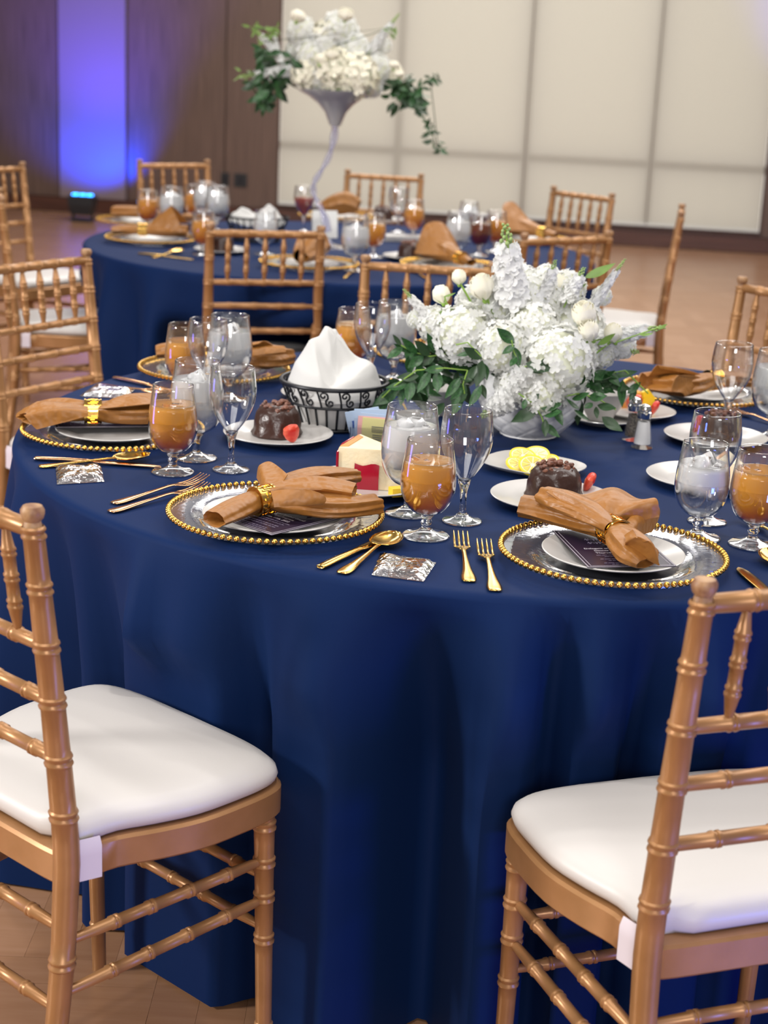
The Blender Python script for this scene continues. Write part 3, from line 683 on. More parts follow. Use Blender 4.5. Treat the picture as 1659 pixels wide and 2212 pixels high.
def fan(mb, apex, edge, amp, rip, n=48, m_=16, thick=.0014, lift=0.0, k0=0, zmin=0):
    """a gathered sheet opening from apex points to an edge polyline"""
    A = crom([tuple(a) for a in apex], 12); E_ = crom([tuple(a) for a in edge], 12)
    def samp(L_, t): f = t*(len(L_)-1); i = min(int(f), len(L_)-2); q = f-i; return Vector([u+(v-u)*q for u, v in zip(L_[i], L_[i+1])])
    g = []
    for i in range(m_):
        s = i/(m_-1); row = []
        for j in range(n):
            t = j/(n-1); p = samp(A, t).lerp(samp(E_, t), s); p.z += amp*sin(rip*t*2*pi+k0)*(s**.8)+lift*sin(pi*s)*sin(pi*t); p.z = max(p.z, zmin); row.append(p)
        g.append(row)
    return mb.grid(g, thick)
_rg = None
def ring_of(px, py, z, ax, label, R=.0215):
    """a gold cuff with a Greek key in relief around the axis direction ax"""
    global _rg
    if _rg is None:
        wd = .0155
        base = MB(); base.lathe([(R-.0016, -wd), (R, -wd), (R, wd), (R-.0016, wd), (R-.0016, -wd)], 48)
        rimm = MB()
        for zz in (-wd, wd-.003): rimm.lathe([(R-.0005, zz), (R+.0014, zz), (R+.0014, zz+.003), (R-.0005, zz+.003), (R-.0005, zz)], 48)
        key = MB()
        def bar(a0, a1, z0, z1):
            k = max(2, int((a1-a0)/radians(6))+1); rs = []
            for q in range(k):
                a = a0+(a1-a0)*q/(k-1); rs.append([((R-.0002)*cos(a), (R-.0002)*sin(a), z0), ((R+.0012)*cos(a), (R+.0012)*sin(a), z0), ((R+.0012)*cos(a), (R+.0012)*sin(a), z1), ((R-.0002)*cos(a), (R-.0002)*sin(a), z1)])
            key.rings(rs)
        for i in range(9):
            a = radians(40*i); d = radians(1)
            bar(a+d*2, a+d*36, .0075, .0095); bar(a+d*2, a+d*6, -.0095, .0075); bar(a+d*32, a+d*36, -.0045, .0075); bar(a+d*13, a+d*32, -.0045, -.0025); bar(a+d*13, a+d*17, -.0025, .003); bar(a+d*17, a+d*25, .001, .003); bar(a-d*2, a+d*6, -.0095, -.0075)
        _rg = (base.mesh('cuff', 'gold', True, 30), rimm.mesh('cuff_edge', 'gold', True, 30), key.mesh('greek_key', 'gold', False))
    c = P(px, py, z); t = thing('napkin_ring', label, 'napkin ring', c, 0, 'gold Greek-key napkin rings')
    t.rotation_mode = 'QUATERNION'; t.rotation_quaternion = Vector(ax).normalized().to_track_quat('Z', 'Y')
    for me, nm in zip(_rg, ('cuff', 'cuff_edge', 'greek_key')): obj(nm, me, None, t)
def Q(px, py, z, *r): p = P(px, py, z); return (p.x, p.y, p.z, *r)
def napkin(label, build, group='bronze satin napkins in gold rings'):
    mb = MB(); build(mb); mb_c = sum((Vector(v) for v in mb.v), Vector())/len(mb.v); z0 = min(v[2] for v in mb.v); c = Vector((mb_c.x, mb_c.y, z0))
    mb.v = [tuple(Vector(v)-c) for v in mb.v]; o = obj('napkin', mb, 'bronze', angle=50, loc=c); return tag(o, label, 'napkin', group)
Z1 = .7735
def nk1(mb):
    loft(mb, [Q(462, 1122, .789, .020, .012, .06), Q(505, 1103, .792, .021, .015, .08), Q(565, 1081, .794, .0175, .0175, .04), Q(625, 1085, .794, .026, .016, .12), Q(720, 1096, .792, .030, .015, .14), Q(812, 1088, .790, .024, .014, .12)], ph0=1, zmin=Z1)
    loft(mb, [Q(560, 1076, .800, .012, .010, .0), Q(610, 1062, .806, .022, .014, .10), Q(690, 1054, .810, .030, .014, .16), Q(765, 1065, .806, .024, .013, .1)], ph0=2.2, zmin=Z1)
    loft(mb, [Q(560, 1068, .802, .010, .010, 0), Q(620, 1048, .806, .020, .014, .12), Q(700, 1030, .808, .028, .014, .16), Q(770, 1028, .803, .016, .011, .1)], ph0=.5, zmin=Z1)
    fan(mb, [Q(572, 1068, .806), Q(585, 1062, .812), Q(600, 1060, .81)], [Q(556, 1032, .802), Q(562, 1008, .822), Q(585, 995, .832), Q(622, 1030, .824)], .003, 1.2)
    fan(mb, [Q(585, 1062, .818), Q(590, 1080, .810), Q(592, 1096, .80)], [Q(640, 1056, .826), Q(702, 1072, .818), Q(694, 1088, .806)], .003, 1.0)
napkin('bronze napkin on the front left charger, flared toward the cheesecake', nk1)
ring_of(568, 1080, .795, Vector(P(640, 1078, .795))-Vector(P(510, 1103, .793)), 'gold cuff on the front left napkin')
def nk2(mb):
    loft(mb, [Q(1398, 1216, .782, .022, .009, .05), Q(1378, 1196, .790, .034, .016, .10), Q(1355, 1173, .797, .030, .018, .10), Q(1325, 1147, .797, .0175, .0175, .03), Q(1270, 1128, .796, .028, .017, .12), Q(1190, 1105, .797, .030, .017, .12), Q(1125, 1092, .800, .026, .016, .08)], ph0=.4, zmin=Z1)
    loft(mb, [Q(1320, 1140, .806, .012, .010, 0), Q(1275, 1108, .816, .026, .014, .14), Q(1215, 1082, .822, .030, .015, .14), Q(1178, 1070, .822, .022, .014, .1)], ph0=1.8, zmin=Z1)
    fan(mb, [Q(1280, 1132, .806), Q(1296, 1124, .812), Q(1314, 1124, .812), Q(1335, 1132, .804)], [Q(1180, 1068, .832), Q(1240, 1062, .832), Q(1310, 1062, .832), Q(1370, 1068, .836), Q(1415, 1085, .836), Q(1424, 1108, .822)], .006, 2.6, lift=.010, k0=.6)
    fan(mb, [Q(1345, 1136, .810), Q(1362, 1146, .806), Q(1366, 1160, .796)], [Q(1402, 1078, .826), Q(1424, 1106, .808), Q(1405, 1150, .785)], .003, 1.0, lift=.006)
    fan(mb, [Q(1350, 1158, .812), Q(1352, 1170, .810), Q(1345, 1182, .798)], [Q(1368, 1152, .820), Q(1398, 1170, .818), Q(1426, 1212, .790)], .006, 1.4, lift=.006, k0=2)
napkin('bronze napkin on the front right charger, fanned with a hollow pointed end', nk2)
ring_of(1327, 1148, .797, Vector(P(1378, 1190, .79))-Vector(P(1270, 1122, .797)), 'gold cuff on the front right napkin')
def nk3(mb):
    loft(mb, [Q(62, 905, .786, .026, .010, .12), Q(90, 892, .792, .044, .016, .16), Q(140, 888, .796, .040, .019, .15), Q(200, 888, .797, .0175, .0178, .03), Q(250, 890, .797, .034, .020, .10), Q(320, 888, .797, .042, .020, .12), Q(400, 880, .795, .036, .016, .12)], ph0=2.6, zmin=Z1)
    fan(mb, [Q(190, 876, .808), Q(190, 886, .812), Q(190, 898, .804)], [Q(90, 868, .812), Q(60, 885, .806), Q(52, 903, .796), Q(80, 922, .782)], .005, 1.8, lift=.008)
    fan(mb, [Q(215, 874, .806), Q(215, 884, .812)], [Q(330, 852, .822), Q(340, 872, .820)], .004, 1.0, lift=.012)
napkin('bronze napkin on the left charger, bow-like with a wide cuff', nk3)
ring_of(201, 888, .797, Vector(P(260, 889, .797))-Vector(P(140, 888, .797)), 'gold cuff on the left napkin')
def nk4(mb):
    loft(mb, [Q(338, 760, .792, .020, .014, .08), Q(370, 758, .796, .024, .018, .1), Q(440, 770, .797, .018, .018, .02), Q(520, 765, .800, .034, .022, .12), Q(575, 770, .802, .046, .026, .14), Q(612, 768, .798, .036, .020, .1)], ph0=.9, zmin=Z1)
    fan(mb, [Q(470, 765, .812), Q(480, 775, .806)], [Q(560, 742, .842), Q(600, 745, .836), Q(618, 760, .825)], .006, 1.5, lift=.012)
napkin('bronze napkin on the far left charger, behind the tall ice water', nk4)
ring_of(440, 770, .797, Vector(P(520, 766, .797))-Vector(P(380, 760, .797)), 'gold cuff on the far left napkin')
def nk5(mb):
    loft(mb, [Q(892, 775, .79, .028, .016, .12), Q(922, 770, .796, .028, .018, .12), Q(958, 765, .797, .018, .018, .02), Q(1010, 760, .797, .030, .018, .1), Q(1060, 755, .795, .034, .018, .1)], ph0=.2, zmin=Z1)
    fan(mb, [Q(945, 758, .81), Q(945, 770, .806)], [Q(893, 758, .825), Q(886, 772, .815), Q(896, 790, .79)], .006, 1.5, lift=.01)
napkin('bronze napkin mostly hidden by the leaves of the white flowers', nk5)
ring_of(958, 765, .797, Vector(P(1000, 762, .797))-Vector(P(920, 768, .797)), 'gold cuff of the napkin behind the white flowers')
def nk6(mb):
    loft(mb, [Q(1395, 822, .792, .030, .018, .10), Q(1440, 828, .798, .044, .022, .14), Q(1490, 832, .800, .034, .022, .14), Q(1540, 822, .797, .018, .018, .02), Q(1590, 820, .795, .030, .016, .1), Q(1640, 825, .79, .02, .012, .1)], ph0=1.2, zmin=Z1)
    fan(mb, [Q(1532, 815, .812), Q(1534, 828, .80)], [Q(1425, 796, .836), Q(1400, 805, .826), Q(1380, 822, .806), Q(1385, 838, .79)], .008, 2.3, lift=.012)
    fan(mb, [Q(1530, 822, .806), Q(1530, 832, .796)], [Q(1470, 812, .832), Q(1452, 835, .815), Q(1480, 860, .786)], .006, 1.4, lift=.012)
napkin('dark bronze napkin on the back right charger', nk6)
ring_of(1540, 821, .797, Vector(P(1590, 820, .797))-Vector(P(1490, 830, .797)), 'gold cuff on the back right napkin')

# ------------------------------------------------------------------ cutlery
def strip(mb, st, n=8):
    """st: (s, half width, z, half thickness) along +y; a smooth flattened bar"""
    S = crom([tuple(q) for q in st], 4); rs = []
    for s, hw, z, th in S: rs.append([(hw*cos(2*pi*j/n), s, z+th*sin(2*pi*j/n)) for j in range(n)])
    return mb.rings(rs)
def cut_mesh(kind, mat):
    mb = MB(); head = MB()
    hd = [(0, .006, .002, .0012), (.004, .0098, .0022, .0014), (.02, .0105, .0026, .0014), (.05, .0068, .004, .0016), (.09, .0042, .0065, .0017), (.118, .0036, .0085, .0017), (.130, .0045, .0085, .0016)]
    if kind == 'knife':
        mb = strip(mb, [(0, .005, .0030, .0020), (.004, .0078, .0035, .0028), (.05, .0072, .0045, .0032), (.095, .0062, .0045, .0030), (.104, .0072, .0045, .0028)])
        strip(head, [(.103, .0062, .0045, .0016), (.115, .0090, .0045, .0012), (.17, .0100, .0040, .0010), (.205, .0080, .0035, .0008), (.218, .0015, .003, .0006)])
    elif kind == 'spoon':
        mb = strip(mb, hd); g = []
        for i in range(15):
            s = i/14; y = .126+.066*s; hw = .0225*sqrt(max(0, 1-(2*s**.85-1)**2))+.0008; row = []
            for j in range(11):
                q = -1+2*j/10; row.append((hw*q, y, .0095+.0035*s-.0075*(1-q*q)*sin(pi*min(1, max(0, s)))**.6))
            g.append(row)
        head.grid(g, .0012)
    else:
        mb = strip(mb, hd); strip(head, [(.128, .0050, .0085, .0014), (.136, .0085, .0075, .0013), (.146, .0122, .0060, .0012), (.152, .0125, .0055, .0012)])
        for i in range(4):
            x = -.0102+.0068*i; strip(head, [(.148, .0020, .0058, .0011), (.165, .0019, .0060, .0010), (.185, .0016, .0095, .0009), (.200, .0006, .0150, .0006)], 6)
            k = 6*13
            for q in range(len(head.v)-k, len(head.v)): head.v[q] = (head.v[q][0]+x, head.v[q][1], head.v[q][2])
    return mb.mesh('handle', mat), head.mesh({'knife': 'blade', 'spoon': 'spoon_bowl', 'fork': 'tines'}[kind], mat)
_cm = {}
def cutlery(kind, hx, hy, tx, ty, label, mat='gold', z=TZ+.0008, group='gold cutlery on the front table', tipz=None):
    if (kind, mat) not in _cm: _cm[(kind, mat)] = cut_mesh(kind, mat)
    a = P(hx, hy, z+.002); b = P(tx, ty, z+(.014 if kind == 'fork' else .006)); d = b-a
    t = thing(kind, label, kind, (a.x, a.y, z), atan2(d.y, d.x)-pi/2, group); h, hd = _cm[(kind, mat)]
    obj('handle', h, None, t); obj({'knife': 'blade', 'spoon': 'spoon_bowl', 'fork': 'tines'}[kind], hd, None, t); return t
cutlery('fork', 1014, 1256, 992, 1136, 'left gold fork of the pair below the center wine glass')
cutlery('fork', 1070, 1276, 1042, 1153, 'right gold fork of the pair, beside the right charger')
cutlery('knife', 692, 1226, 830, 1160, 'gold knife right of the front left charger')
cutlery('spoon', 738, 1238, 872, 1146, 'gold spoon next to the knife, in front of center iced tea')
cutlery('fork', 244, 1087, 462, 1020, 'copper-toned fork with visible tines left of the front charger', 'rose_gold')
cutlery('fork', 237, 1105, 452, 1040, 'copper-toned fork whose tines hide under the front left charger', 'rose_gold')
cutlery('spoon', 84, 1007, 320, 988, 'gold spoon beside the mint packet at left', 'gold')
cutlery('knife', 76, 991, 335, 1003, 'gold knife between left charger and left spoon', 'rose_gold')
cutlery('knife', 1720, 1338, 1577, 1205, 'gold knife right of the front right charger', 'gold')
cutlery('spoon', 1760, 1290, 1640, 1180, 'gold spoon cut by the right edge', 'gold')
cutlery('fork', 1745, 1200, 1650, 1130, 'gold fork tips at the right edge', 'gold')
cutlery('knife', 248, 816, 360, 838, 'knife left of the far left charger', 'rose_gold')
cutlery('spoon', 214, 829, 340, 850, 'spoon below the knife at the far left setting', 'rose_gold')
cutlery('fork', 400, 850, 474, 925, 'copper-toned fork with tines showing behind the left goblets', 'rose_gold')
cutlery('fork', 1720, 930, 1610, 885, 'dark fork right of the back right charger', 'rose_gold')

# ------------------------------------------------------------------ wrapped mints
def mint(corners, label, dark=True):
    pts = [P(x, y, TZ+.001) for x, y in corners]; c = sum(pts, Vector())/4; t = thing('wrapped_mint', label, 'wrapped candy', (c.x, c.y, TZ+.0006), 0, 'cellophane mint packets'); g1, g2 = [], []
    for i in range(11):
        r1, r2 = [], []
        for j in range(11):
            u, v = i/10, j/10; p = pts[0].lerp(pts[1], u).lerp(pts[3].lerp(pts[2], u), v)-c; e = min(1, 6*min(u, v, 1-u, 1-v)); n_ = .0012*sin(9*u+3*v)*sin(11*v)
            r1.append((p.x, p.y, .0012+.008*e**.7+n_*e)); r2.append((p.x, p.y, .0006))
        g1.append(r1); g2.append(r2)
    mb = MB(); mb.grid(g1); mb.grid(g2); obj('wrapper', mb, 'cellophane', t)
    e = (pts[1]-pts[0]); obj('chocolate_mint', MB().lathe([(.0002, .0012), (.023, .0012), (.025, .003), (.024, .006), (.020, .0072), (.0002, .0066)], 28, (0.004, 0, 0), sy=.8), 'crumb', t)
mint([(820, 1197), (942, 1216), (915, 1257), (803, 1243)], 'clear-wrapped chocolate mint in front of the center goblets')
mint([(120, 1008), (218, 1006), (225, 1041), (123, 1047)], 'clear-wrapped mint near the left table edge')
mint([(205, 832), (290, 842), (270, 862), (172, 856)], 'clear-wrapped mint behind the left napkin')
# ------------------------------------------------------------------ bread basket with white linen
bc = P(723, 822, TZ+.088); bx, by = bc.x, bc.y
t = thing('bread_basket', 'round black wrought-iron basket with scrollwork, lined with white linen', 'basket', (bx, by, TZ+.0006))
def circ(r, z, n=64): return [(r*cos(2*pi*i/n), r*sin(2*pi*i/n), z) for i in range(n+1)]
BR = lambda z: .070+.032*(z/.088)
for z, r in ((.004, .0030), (.050, .0026), (.088, .0042)): obj('hoop', MB().tube(circ(BR(z), z), r, 8, cap=False), 'black_wire', t)
for i in range(26):
    a = 2*pi*i/26; obj('bar', MB().tube([(BR(z)*cos(a), BR(z)*sin(a), z) for z in (.004, .02, .035, .050)], .0022, 6), 'black_wire', t)
def scroll():
    pts = []; W_ = .0125
    def sp(cx, cz, a0, turns, r0, dirn):
        return [(cx+r0*(1-q/14*.82)*cos(a0+dirn*turns*2*pi*q/14), cz+r0*(1-q/14*.82)*sin(a0+dirn*turns*2*pi*q/14)) for q in range(15)]
    up = sp(-.006, .0760, radians(-20), 1.15, .0085, 1); lo = sp(.006, .0620, radians(160), 1.15, .0085, 1)
    return list(reversed(up))+[( .0023, .0715), (-.0023, .0665)]+lo
sc0 = scroll()
for i in range(15):
    a = 2*pi*i/15; obj('scroll', MB().tube([(BR(z)*cos(a+u/.095), BR(z)*sin(a+u/.095), z) for u, z in sc0], .0019, 6), 'black_wire', t)
    obj('slant_bar', MB().tube([(BR(z)*cos(a+u/.095), BR(z)*sin(a+u/.095), z) for u, z in ((-.018, .087), (-.0155, .076), (-.0125, .062), (-.011, .051))], .0019, 6), 'black_wire', t)
for q in (-.045, -.015, .015, .045): obj('base_wire', MB().tube([(q, -.06+.0*q, .003), (q, .06, .003)], .0018, 6), 'black_wire', t)
rs = []; rn = random.Random(4)
BPK = [(-.024, .012, .042, .070), (.004, .006, .034, .030), (.046, -.022, .036, .030), (.066, .014, .028, .026), (-.056, -.024, .036, .030), (.02, .05, .04, .03), (-.02, -.05, .034, .018)]
g = []
NR, NA = 34, 120
for i in range(NR):
    s = i/(NR-1); row = []
    for j in range(NA+1):
        a = 2*pi*j/NA
        r = .094*s; x, y = r*cos(a), r*sin(a)
        z = .090
        for (px_, py_, w_, h_) in BPK:
            dx, dy = x-px_, y-py_; d = sqrt(dx*dx+dy*dy)/w_; z += h_*math.exp(-abs(d)**2.3)
        z += (.0055*cos(3*a+24*r+1.1*sin(4*a))*min(1, 3*s) + .0045*(1-2*abs(sin(x*26+y*34+1.8*sin(x*40+1)))))*min(1, 3*(1-s)+.3)
        z -= .028*max(0, s-.82)/.18; row.append((x, y, z))
    g.append(row)
for k in range(9):
    r = .094-.003-.0265*k/8; z = .062-.055*k/8; g.append([((r+.0016*sin(9*2*pi*j/NA))*cos(2*pi*j/NA), (r+.0016*sin(9*2*pi*j/NA))*sin(2*pi*j/NA), z) for j in range(NA+1)])
o = obj('linen_napkin', MB().grid(g), 'white_linen', angle=None, loc=(bx, by, TZ)); tag(o, 'crumpled white linen cloth heaped in the black wire basket', 'napkin')
# ------------------------------------------------------------------ desserts
def dome_cake(cx, cy, z, label, r=.042, h=.055, group='chocolate dome cakes', n=40):
    t = thing('chocolate_cake', label, 'cake', (cx, cy, z), random.uniform(0, 6), group)
    rf = lambda rr, zz, a, k: rr*(1+.025*sin(7*a+k)+.02*sin(13*a-2*k))
    obj('glazed_dome', MB().lathe([(.0005, 0), (r*1.06, 0), (r*1.10, .004), (r*1.02, .012), (r, h*.45), (r*.92, h*.75), (r*.72, h*.95), (r*.4, h*1.02), (.0005, h)], n, rf=rf), 'chocolate', t)
    cr = MB(); rg = random.Random(int(cx*1000) & 255)
    for i in range(46):
        a = rg.uniform(0, 2*pi); q = r*.72*sqrt(rg.random()); cr.ball((q*cos(a), q*sin(a), h+rg.uniform(-.002, .007)-.25*q*q/r), rg.uniform(.0025, .006), 5, 4, sc=(rg.uniform(.7, 1.6), 1, .8))
    o = obj('nut_crumble', cr, 'crumb', t, smooth=False); o['kind'] = 'stuff'; return t
def berry(x, y, z, label, s=1.0, rot=0, group='halved strawberries'):
    g = MB(); prof = [(.0004, -.022), (.006, -.018), (.012, -.008), (.0150, .004), (.0130, .013), (.006, .017), (.0004, .0175)]
    g.lathe([(r*s, (q+.022)*s) for r, q in prof], 18, sy=.55); o = obj('strawberry', g, 'strawberry', loc=(x, y, z)); o.rotation_euler = (radians(25), radians(-18), rot); return tag(o, label, 'strawberry', group)
GP = 'white dessert plates'
pa = P(601, 936, TZ+.012); plate(pa.x, pa.y, .101, 'dessert plate holding the chocolate cake in front of the black basket', GP)
q = P(598, 938, TZ+.006); dome_cake(q.x, q.y, TZ+.0056, 'chocolate dome cake in front of the black basket', .043, .056); q2 = P(634, 956, TZ+.006); berry(q2.x, q2.y, TZ+.006, 'halved strawberry leaning on the cake before the basket', 1.05, .3)
pb = P(1193, 1073, TZ+.012); plate(pb.x, pb.y, .101, 'dessert plate behind the large right napkin', GP)
q = P(1196, 1072, TZ+.006); dome_cake(q.x, q.y, TZ+.0056, 'chocolate dome cake with nut topping behind the large right napkin', .044, .052); q2 = P(1262, 1062, TZ+.006); berry(q2.x, q2.y, TZ+.006, 'strawberry half right of the cake behind the large napkin', 1.0, 1.1)
pc = P(1546, 942, TZ+.012); plate(pc.x, pc.y, .099, 'dessert plate seen through the wide empty wine glass at right', GP)
q = P(1552, 946, TZ+.006); dome_cake(q.x, q.y, TZ+.0056, 'chocolate dome cake seen through the wide wine glass at right', .038, .048); q2 = P(1496, 934, TZ+.006); berry(q2.x, q2.y, TZ+.006, 'strawberry half left of the right-hand chocolate cake', .95, 2.2)
pd = P(1520, 1030, TZ+.012); plate(pd.x, pd.y, .099, 'dessert plate behind the right goblet of icy water', GP)
pe = P(792, 1041, TZ+.012); plate(pe.x, pe.y, .101, 'dessert plate under the slice of cheesecake', GP)
pf = P(1375, 888, TZ+.012); plate(pf.x, pf.y, .080, 'small plate of fruit at back right', GP)
pg = P(703, 850, TZ+.012); plate(pg.x, pg.y, .092, 'bread plate peeking out left of the black basket', GP)
def cheesecake(A, B, D, zb, h, label, berry_on=True):
    """A: tip, B and D: the two outer corners on the plate"""
    A, B, D = [Vector((p.x, p.y, 0)) for p in (A, B, D)]; c = (A+B+D)/3; t = thing('cheesecake_slice', label, 'cake', (c.x, c.y, zb), 0, 'cheesecake slices')
    def ring(k, z): return [((p-c)*k).to_tuple()[:2]+(z,) for p in [A, A.lerp(B, .33), A.lerp(B, .66), B, B.lerp(D, .3)+(B.lerp(D, .5)-A)*.03, B.lerp(D, .7)+(B.lerp(D, .5)-A)*.03, D, D.lerp(A, .33), D.lerp(A, .66)]]
    obj('cake_body', MB().rings([ring(.985, 0), ring(1, .003), ring(1, h-.003), ring(.975, h)]), 'cake', t, angle=30)
    def tri(p1, p2, p3, z): return [((q-c)).to_tuple()[:2]+(z,) for q in (p1, p2, p3)]
    b1, d1 = B.lerp(A, .12), D.lerp(A, .12)
    obj('browned_top', MB().rings([[((q-c)).to_tuple()[:2]+(h-.0005,) for q in (b1.lerp(d1, .1), b1.lerp(d1, .9), D.lerp(B, .04), B.lerp(D, .04))], [((q-c)*.99).to_tuple()[:2]+(h+.0012,) for q in (b1.lerp(d1, .12), b1.lerp(d1, .88), D.lerp(B, .08), B.lerp(D, .08))]]), 'cake_brown', t)
    n_ = (B-A).cross(Vector((0, 0, 1))).normalized()
    if n_.dot(Vector((0, -1, 0))) < 0: n_ = -n_
    return t, c, n_
zb = TZ+.0056
A_ = P(868, 1062, zb); B_ = P(728, 1052, zb); D_ = P(775, 1020, zb)
ckt, cc, nn = cheesecake(A_, B_, D_, zb, .067, 'tall slice of cheesecake with dark red berry sauce, left of the center iced tea')
# berry sauce down the side, mango cube at the tip, pink rim on the back crust
s0 = Vector((A_.x, A_.y, 0)).lerp(Vector((B_.x, B_.y, 0)), .36)-cc; s1 = Vector((A_.x, A_.y, 0)).lerp(Vector((B_.x, B_.y, 0)), .74)-cc; g = []
for i in range(9):
    v = i/8; row = []
    for j in range(7):
        u = j/6; p = s0.lerp(s1, u); wv = .044*(.94+.05*sin(u*7)); row.append((p.x+nn.x*(.0008+.003*sin(pi*v)), p.y+nn.y*(.0008+.003*sin(pi*v)), wv*v))
    g.append(row)
obj('berry_sauce', MB().grid(g, -.002), 'berry', ckt)
bl_ = Vector((B_.x, B_.y, 0))-cc; dl_ = Vector((D_.x, D_.y, 0))-cc
obj('berry_crust', MB().tube([(bl_.x*1.01, bl_.y*1.01, .010), (bl_.x*1.02, bl_.y*1.02, .03), (bl_.x*1.02, bl_.y*1.02, .059), ((bl_.x*.8+dl_.x*.2)*1.02, (bl_.y*.8+dl_.y*.2)*1.02, .0675), ((bl_.x*.3+dl_.x*.7)*1.02, (bl_.y*.3+dl_.y*.7)*1.02, .0675)], .0022, 6), 'berry', ckt)
q = P(858, 1068, zb); t = obj('mango_cube', MB().box(-.012, .012, -.009, .009, 0, .014), 'mango', loc=(q.x, q.y-.008, zb), rotz=.4, smooth=False); tag(t, 'yellow mango cube at the tip of the front cheesecake', 'fruit')
t2, c2, n2 = cheesecake(P(1605, 1046, zb), P(1530, 1040, zb), P(1568, 1012, zb), zb, .035, 'low cheesecake slice hidden behind the right goblet of icy water')
q = P(1588, 1040, zb); berry(q.x+.01, q.y-.012, TZ+.008, 'strawberry half between the right goblets', .9, .8)
# fruit
q = P(1352, 884, zb); mb = MB(); g = []
for i in range(13):
    a = -.9+1.8*i/12; g.append([(.045*sin(a)*(1-k*.28), .006*k, .012+.040*cos(a)*(1-k*.5)-.012) for k in range(4)])
o = obj('melon_wedge', MB().grid(g, .012), 'melon', loc=(q.x+.01, q.y+.01, zb), rotz=.3); tag(o, 'orange melon wedge on the small fruit plate', 'fruit')
q = P(1398, 888, zb); o = obj('pineapple_wedge', MB().rings([[(-.014, -.006, 0), (.014, -.006, 0), (.014, .006, 0), (-.014, .006, 0)], [(-.012, -.006, .03), (.012, -.006, .03), (.012, .006, .03), (-.012, .006, .03)], [(-.016, -.004, .040), (-.002, -.004, .046), (-.002, .004, .046), (-.016, .004, .040)]]), 'mango', loc=(q.x, q.y, zb), rotz=.2, smooth=False); tag(o, 'yellow pineapple wedge on the small fruit plate', 'fruit')
q = P(1372, 893, zb); berry(q.x, q.y-.01, zb+.002, 'whole red strawberry on the small fruit plate', 1.2, .1)
q = P(1405, 896, zb); berry(q.x, q.y-.008, zb+.001, 'strawberry half right behind the salt shaker', .9, 1.0)
# lemon dish
lc = P(1152, 1006, TZ+.010)
def sq(r, z, n=64, e=3.2): return [((abs(cos(a))**(2/e))*(1 if cos(a) > 0 else -1)*r, (abs(sin(a))**(2/e))*(1 if sin(a) > 0 else -1)*r*.8, z) for a in [2*pi*i/n for i in range(n)]]
o = obj('lemon_dish', MB().rings([sq(.04, .0005), sq(.060, .001), sq(.080, .010), sq(.088, .014), sq(.088, .0155), sq(.078, .012), sq(.058, .0045), sq(.02, .0042)]), 'porcelain', loc=(lc.x, lc.y, TZ+.0004), rotz=radians(-35)); tag(o, 'white square-cornered dish holding lemon slices', 'dish')
def lemon(x, y, z, tilt, rz, label):
    t = thing('lemon_slice', label, 'lemon', (x, y, z), 0, 'lemon slices in the dish'); t.rotation_euler = (tilt, 0, rz); R = .0245
    obj('rind', MB().lathe([(R-.0035, -.0018), (R, -.0018), (R+.0004, 0), (R, .0018), (R-.0035, .0018), (R-.0035, -.0018)], 36), 'lemon_rind', t)
    obj('pith', MB().lathe([(.0003, -.0015), (R-.003, -.0015), (R-.003, .0012), (.0003, .0012)], 30), 'lemon_pith', t)
    for i in range(9):
        a0, a1 = 2*pi*i/9+.06, 2*pi*(i+1)/9-.06; am = (a0+a1)/2; r1, r2 = .004, R-.0055
        ring = [(r1*cos(am), r1*sin(am))]+[(r2*cos(a0+(a1-a0)*k/4), r2*sin(a0+(a1-a0)*k/4)) for k in range(5)]
        obj('segment', MB().rings([[(x_, y_, .0011) for x_, y_ in ring], [(x_*.96+.04*r1*cos(am), y_*.96, .0024) for x_, y_ in ring]]), 'lemon_flesh', t)
q = P(1149, 1014, .765); lemon(q.x, q.y-.005, .7735, .55, 0.1, 'large front lemon slice facing the camera')
q = P(1122, 1008, .765); lemon(q.x, q.y, .768, .35, .6, 'lemon slice at the left of the dish, half covered')
q = P(1130, 998, .765); lemon(q.x, q.y+.01, .773, .4, .3, 'lemon slice behind the front one, left')
q = P(1158, 996, .765); lemon(q.x, q.y+.01, .773, .45, -.3, 'lemon slice behind the front one, right')
q = P(1178, 1000, .765); lemon(q.x, q.y, .768, .3, -.7, 'lemon slice at the right of the dish')
# salt and pepper
def shaker(px, py, fill, label, s=1.0):
    p = P(px, py, TZ); t = thing('salt_shaker' if fill == 'salt' else 'pepper_shaker', label, 'shaker', (p.x, p.y, TZ+.0005), .2, 'salt and pepper pair')
    obj('glass_body', MB().lathe([(.0004, 0), (.0205, 0), (.0215, .003), (.0195, .015), (.0145, .045), (.0125, .060), (.0115, .062), (.0004, .062)], 8), 'thin_glass', t, smooth=False)
    obj('filling', MB().lathe([(.0004, .008), (.0155, .008), (.0150, .016), (.0118, .044), (.0108, .050), (.0004, .051)], 16), fill, t)
    obj('metal_cap', MB().lathe([(.0130, .057), (.0138, .060), (.0140, .068), (.0120, .070), (.0125, .074), (.0100, .0805), (.0040, .0835), (.0004, .0838)], 24), 'chrome', t)
shaker(1386, 967, 'salt', 'glass salt shaker with chrome cap, nearer one'); shaker(1366, 950, 'pepper', 'glass pepper shaker with chrome cap, behind the salt')
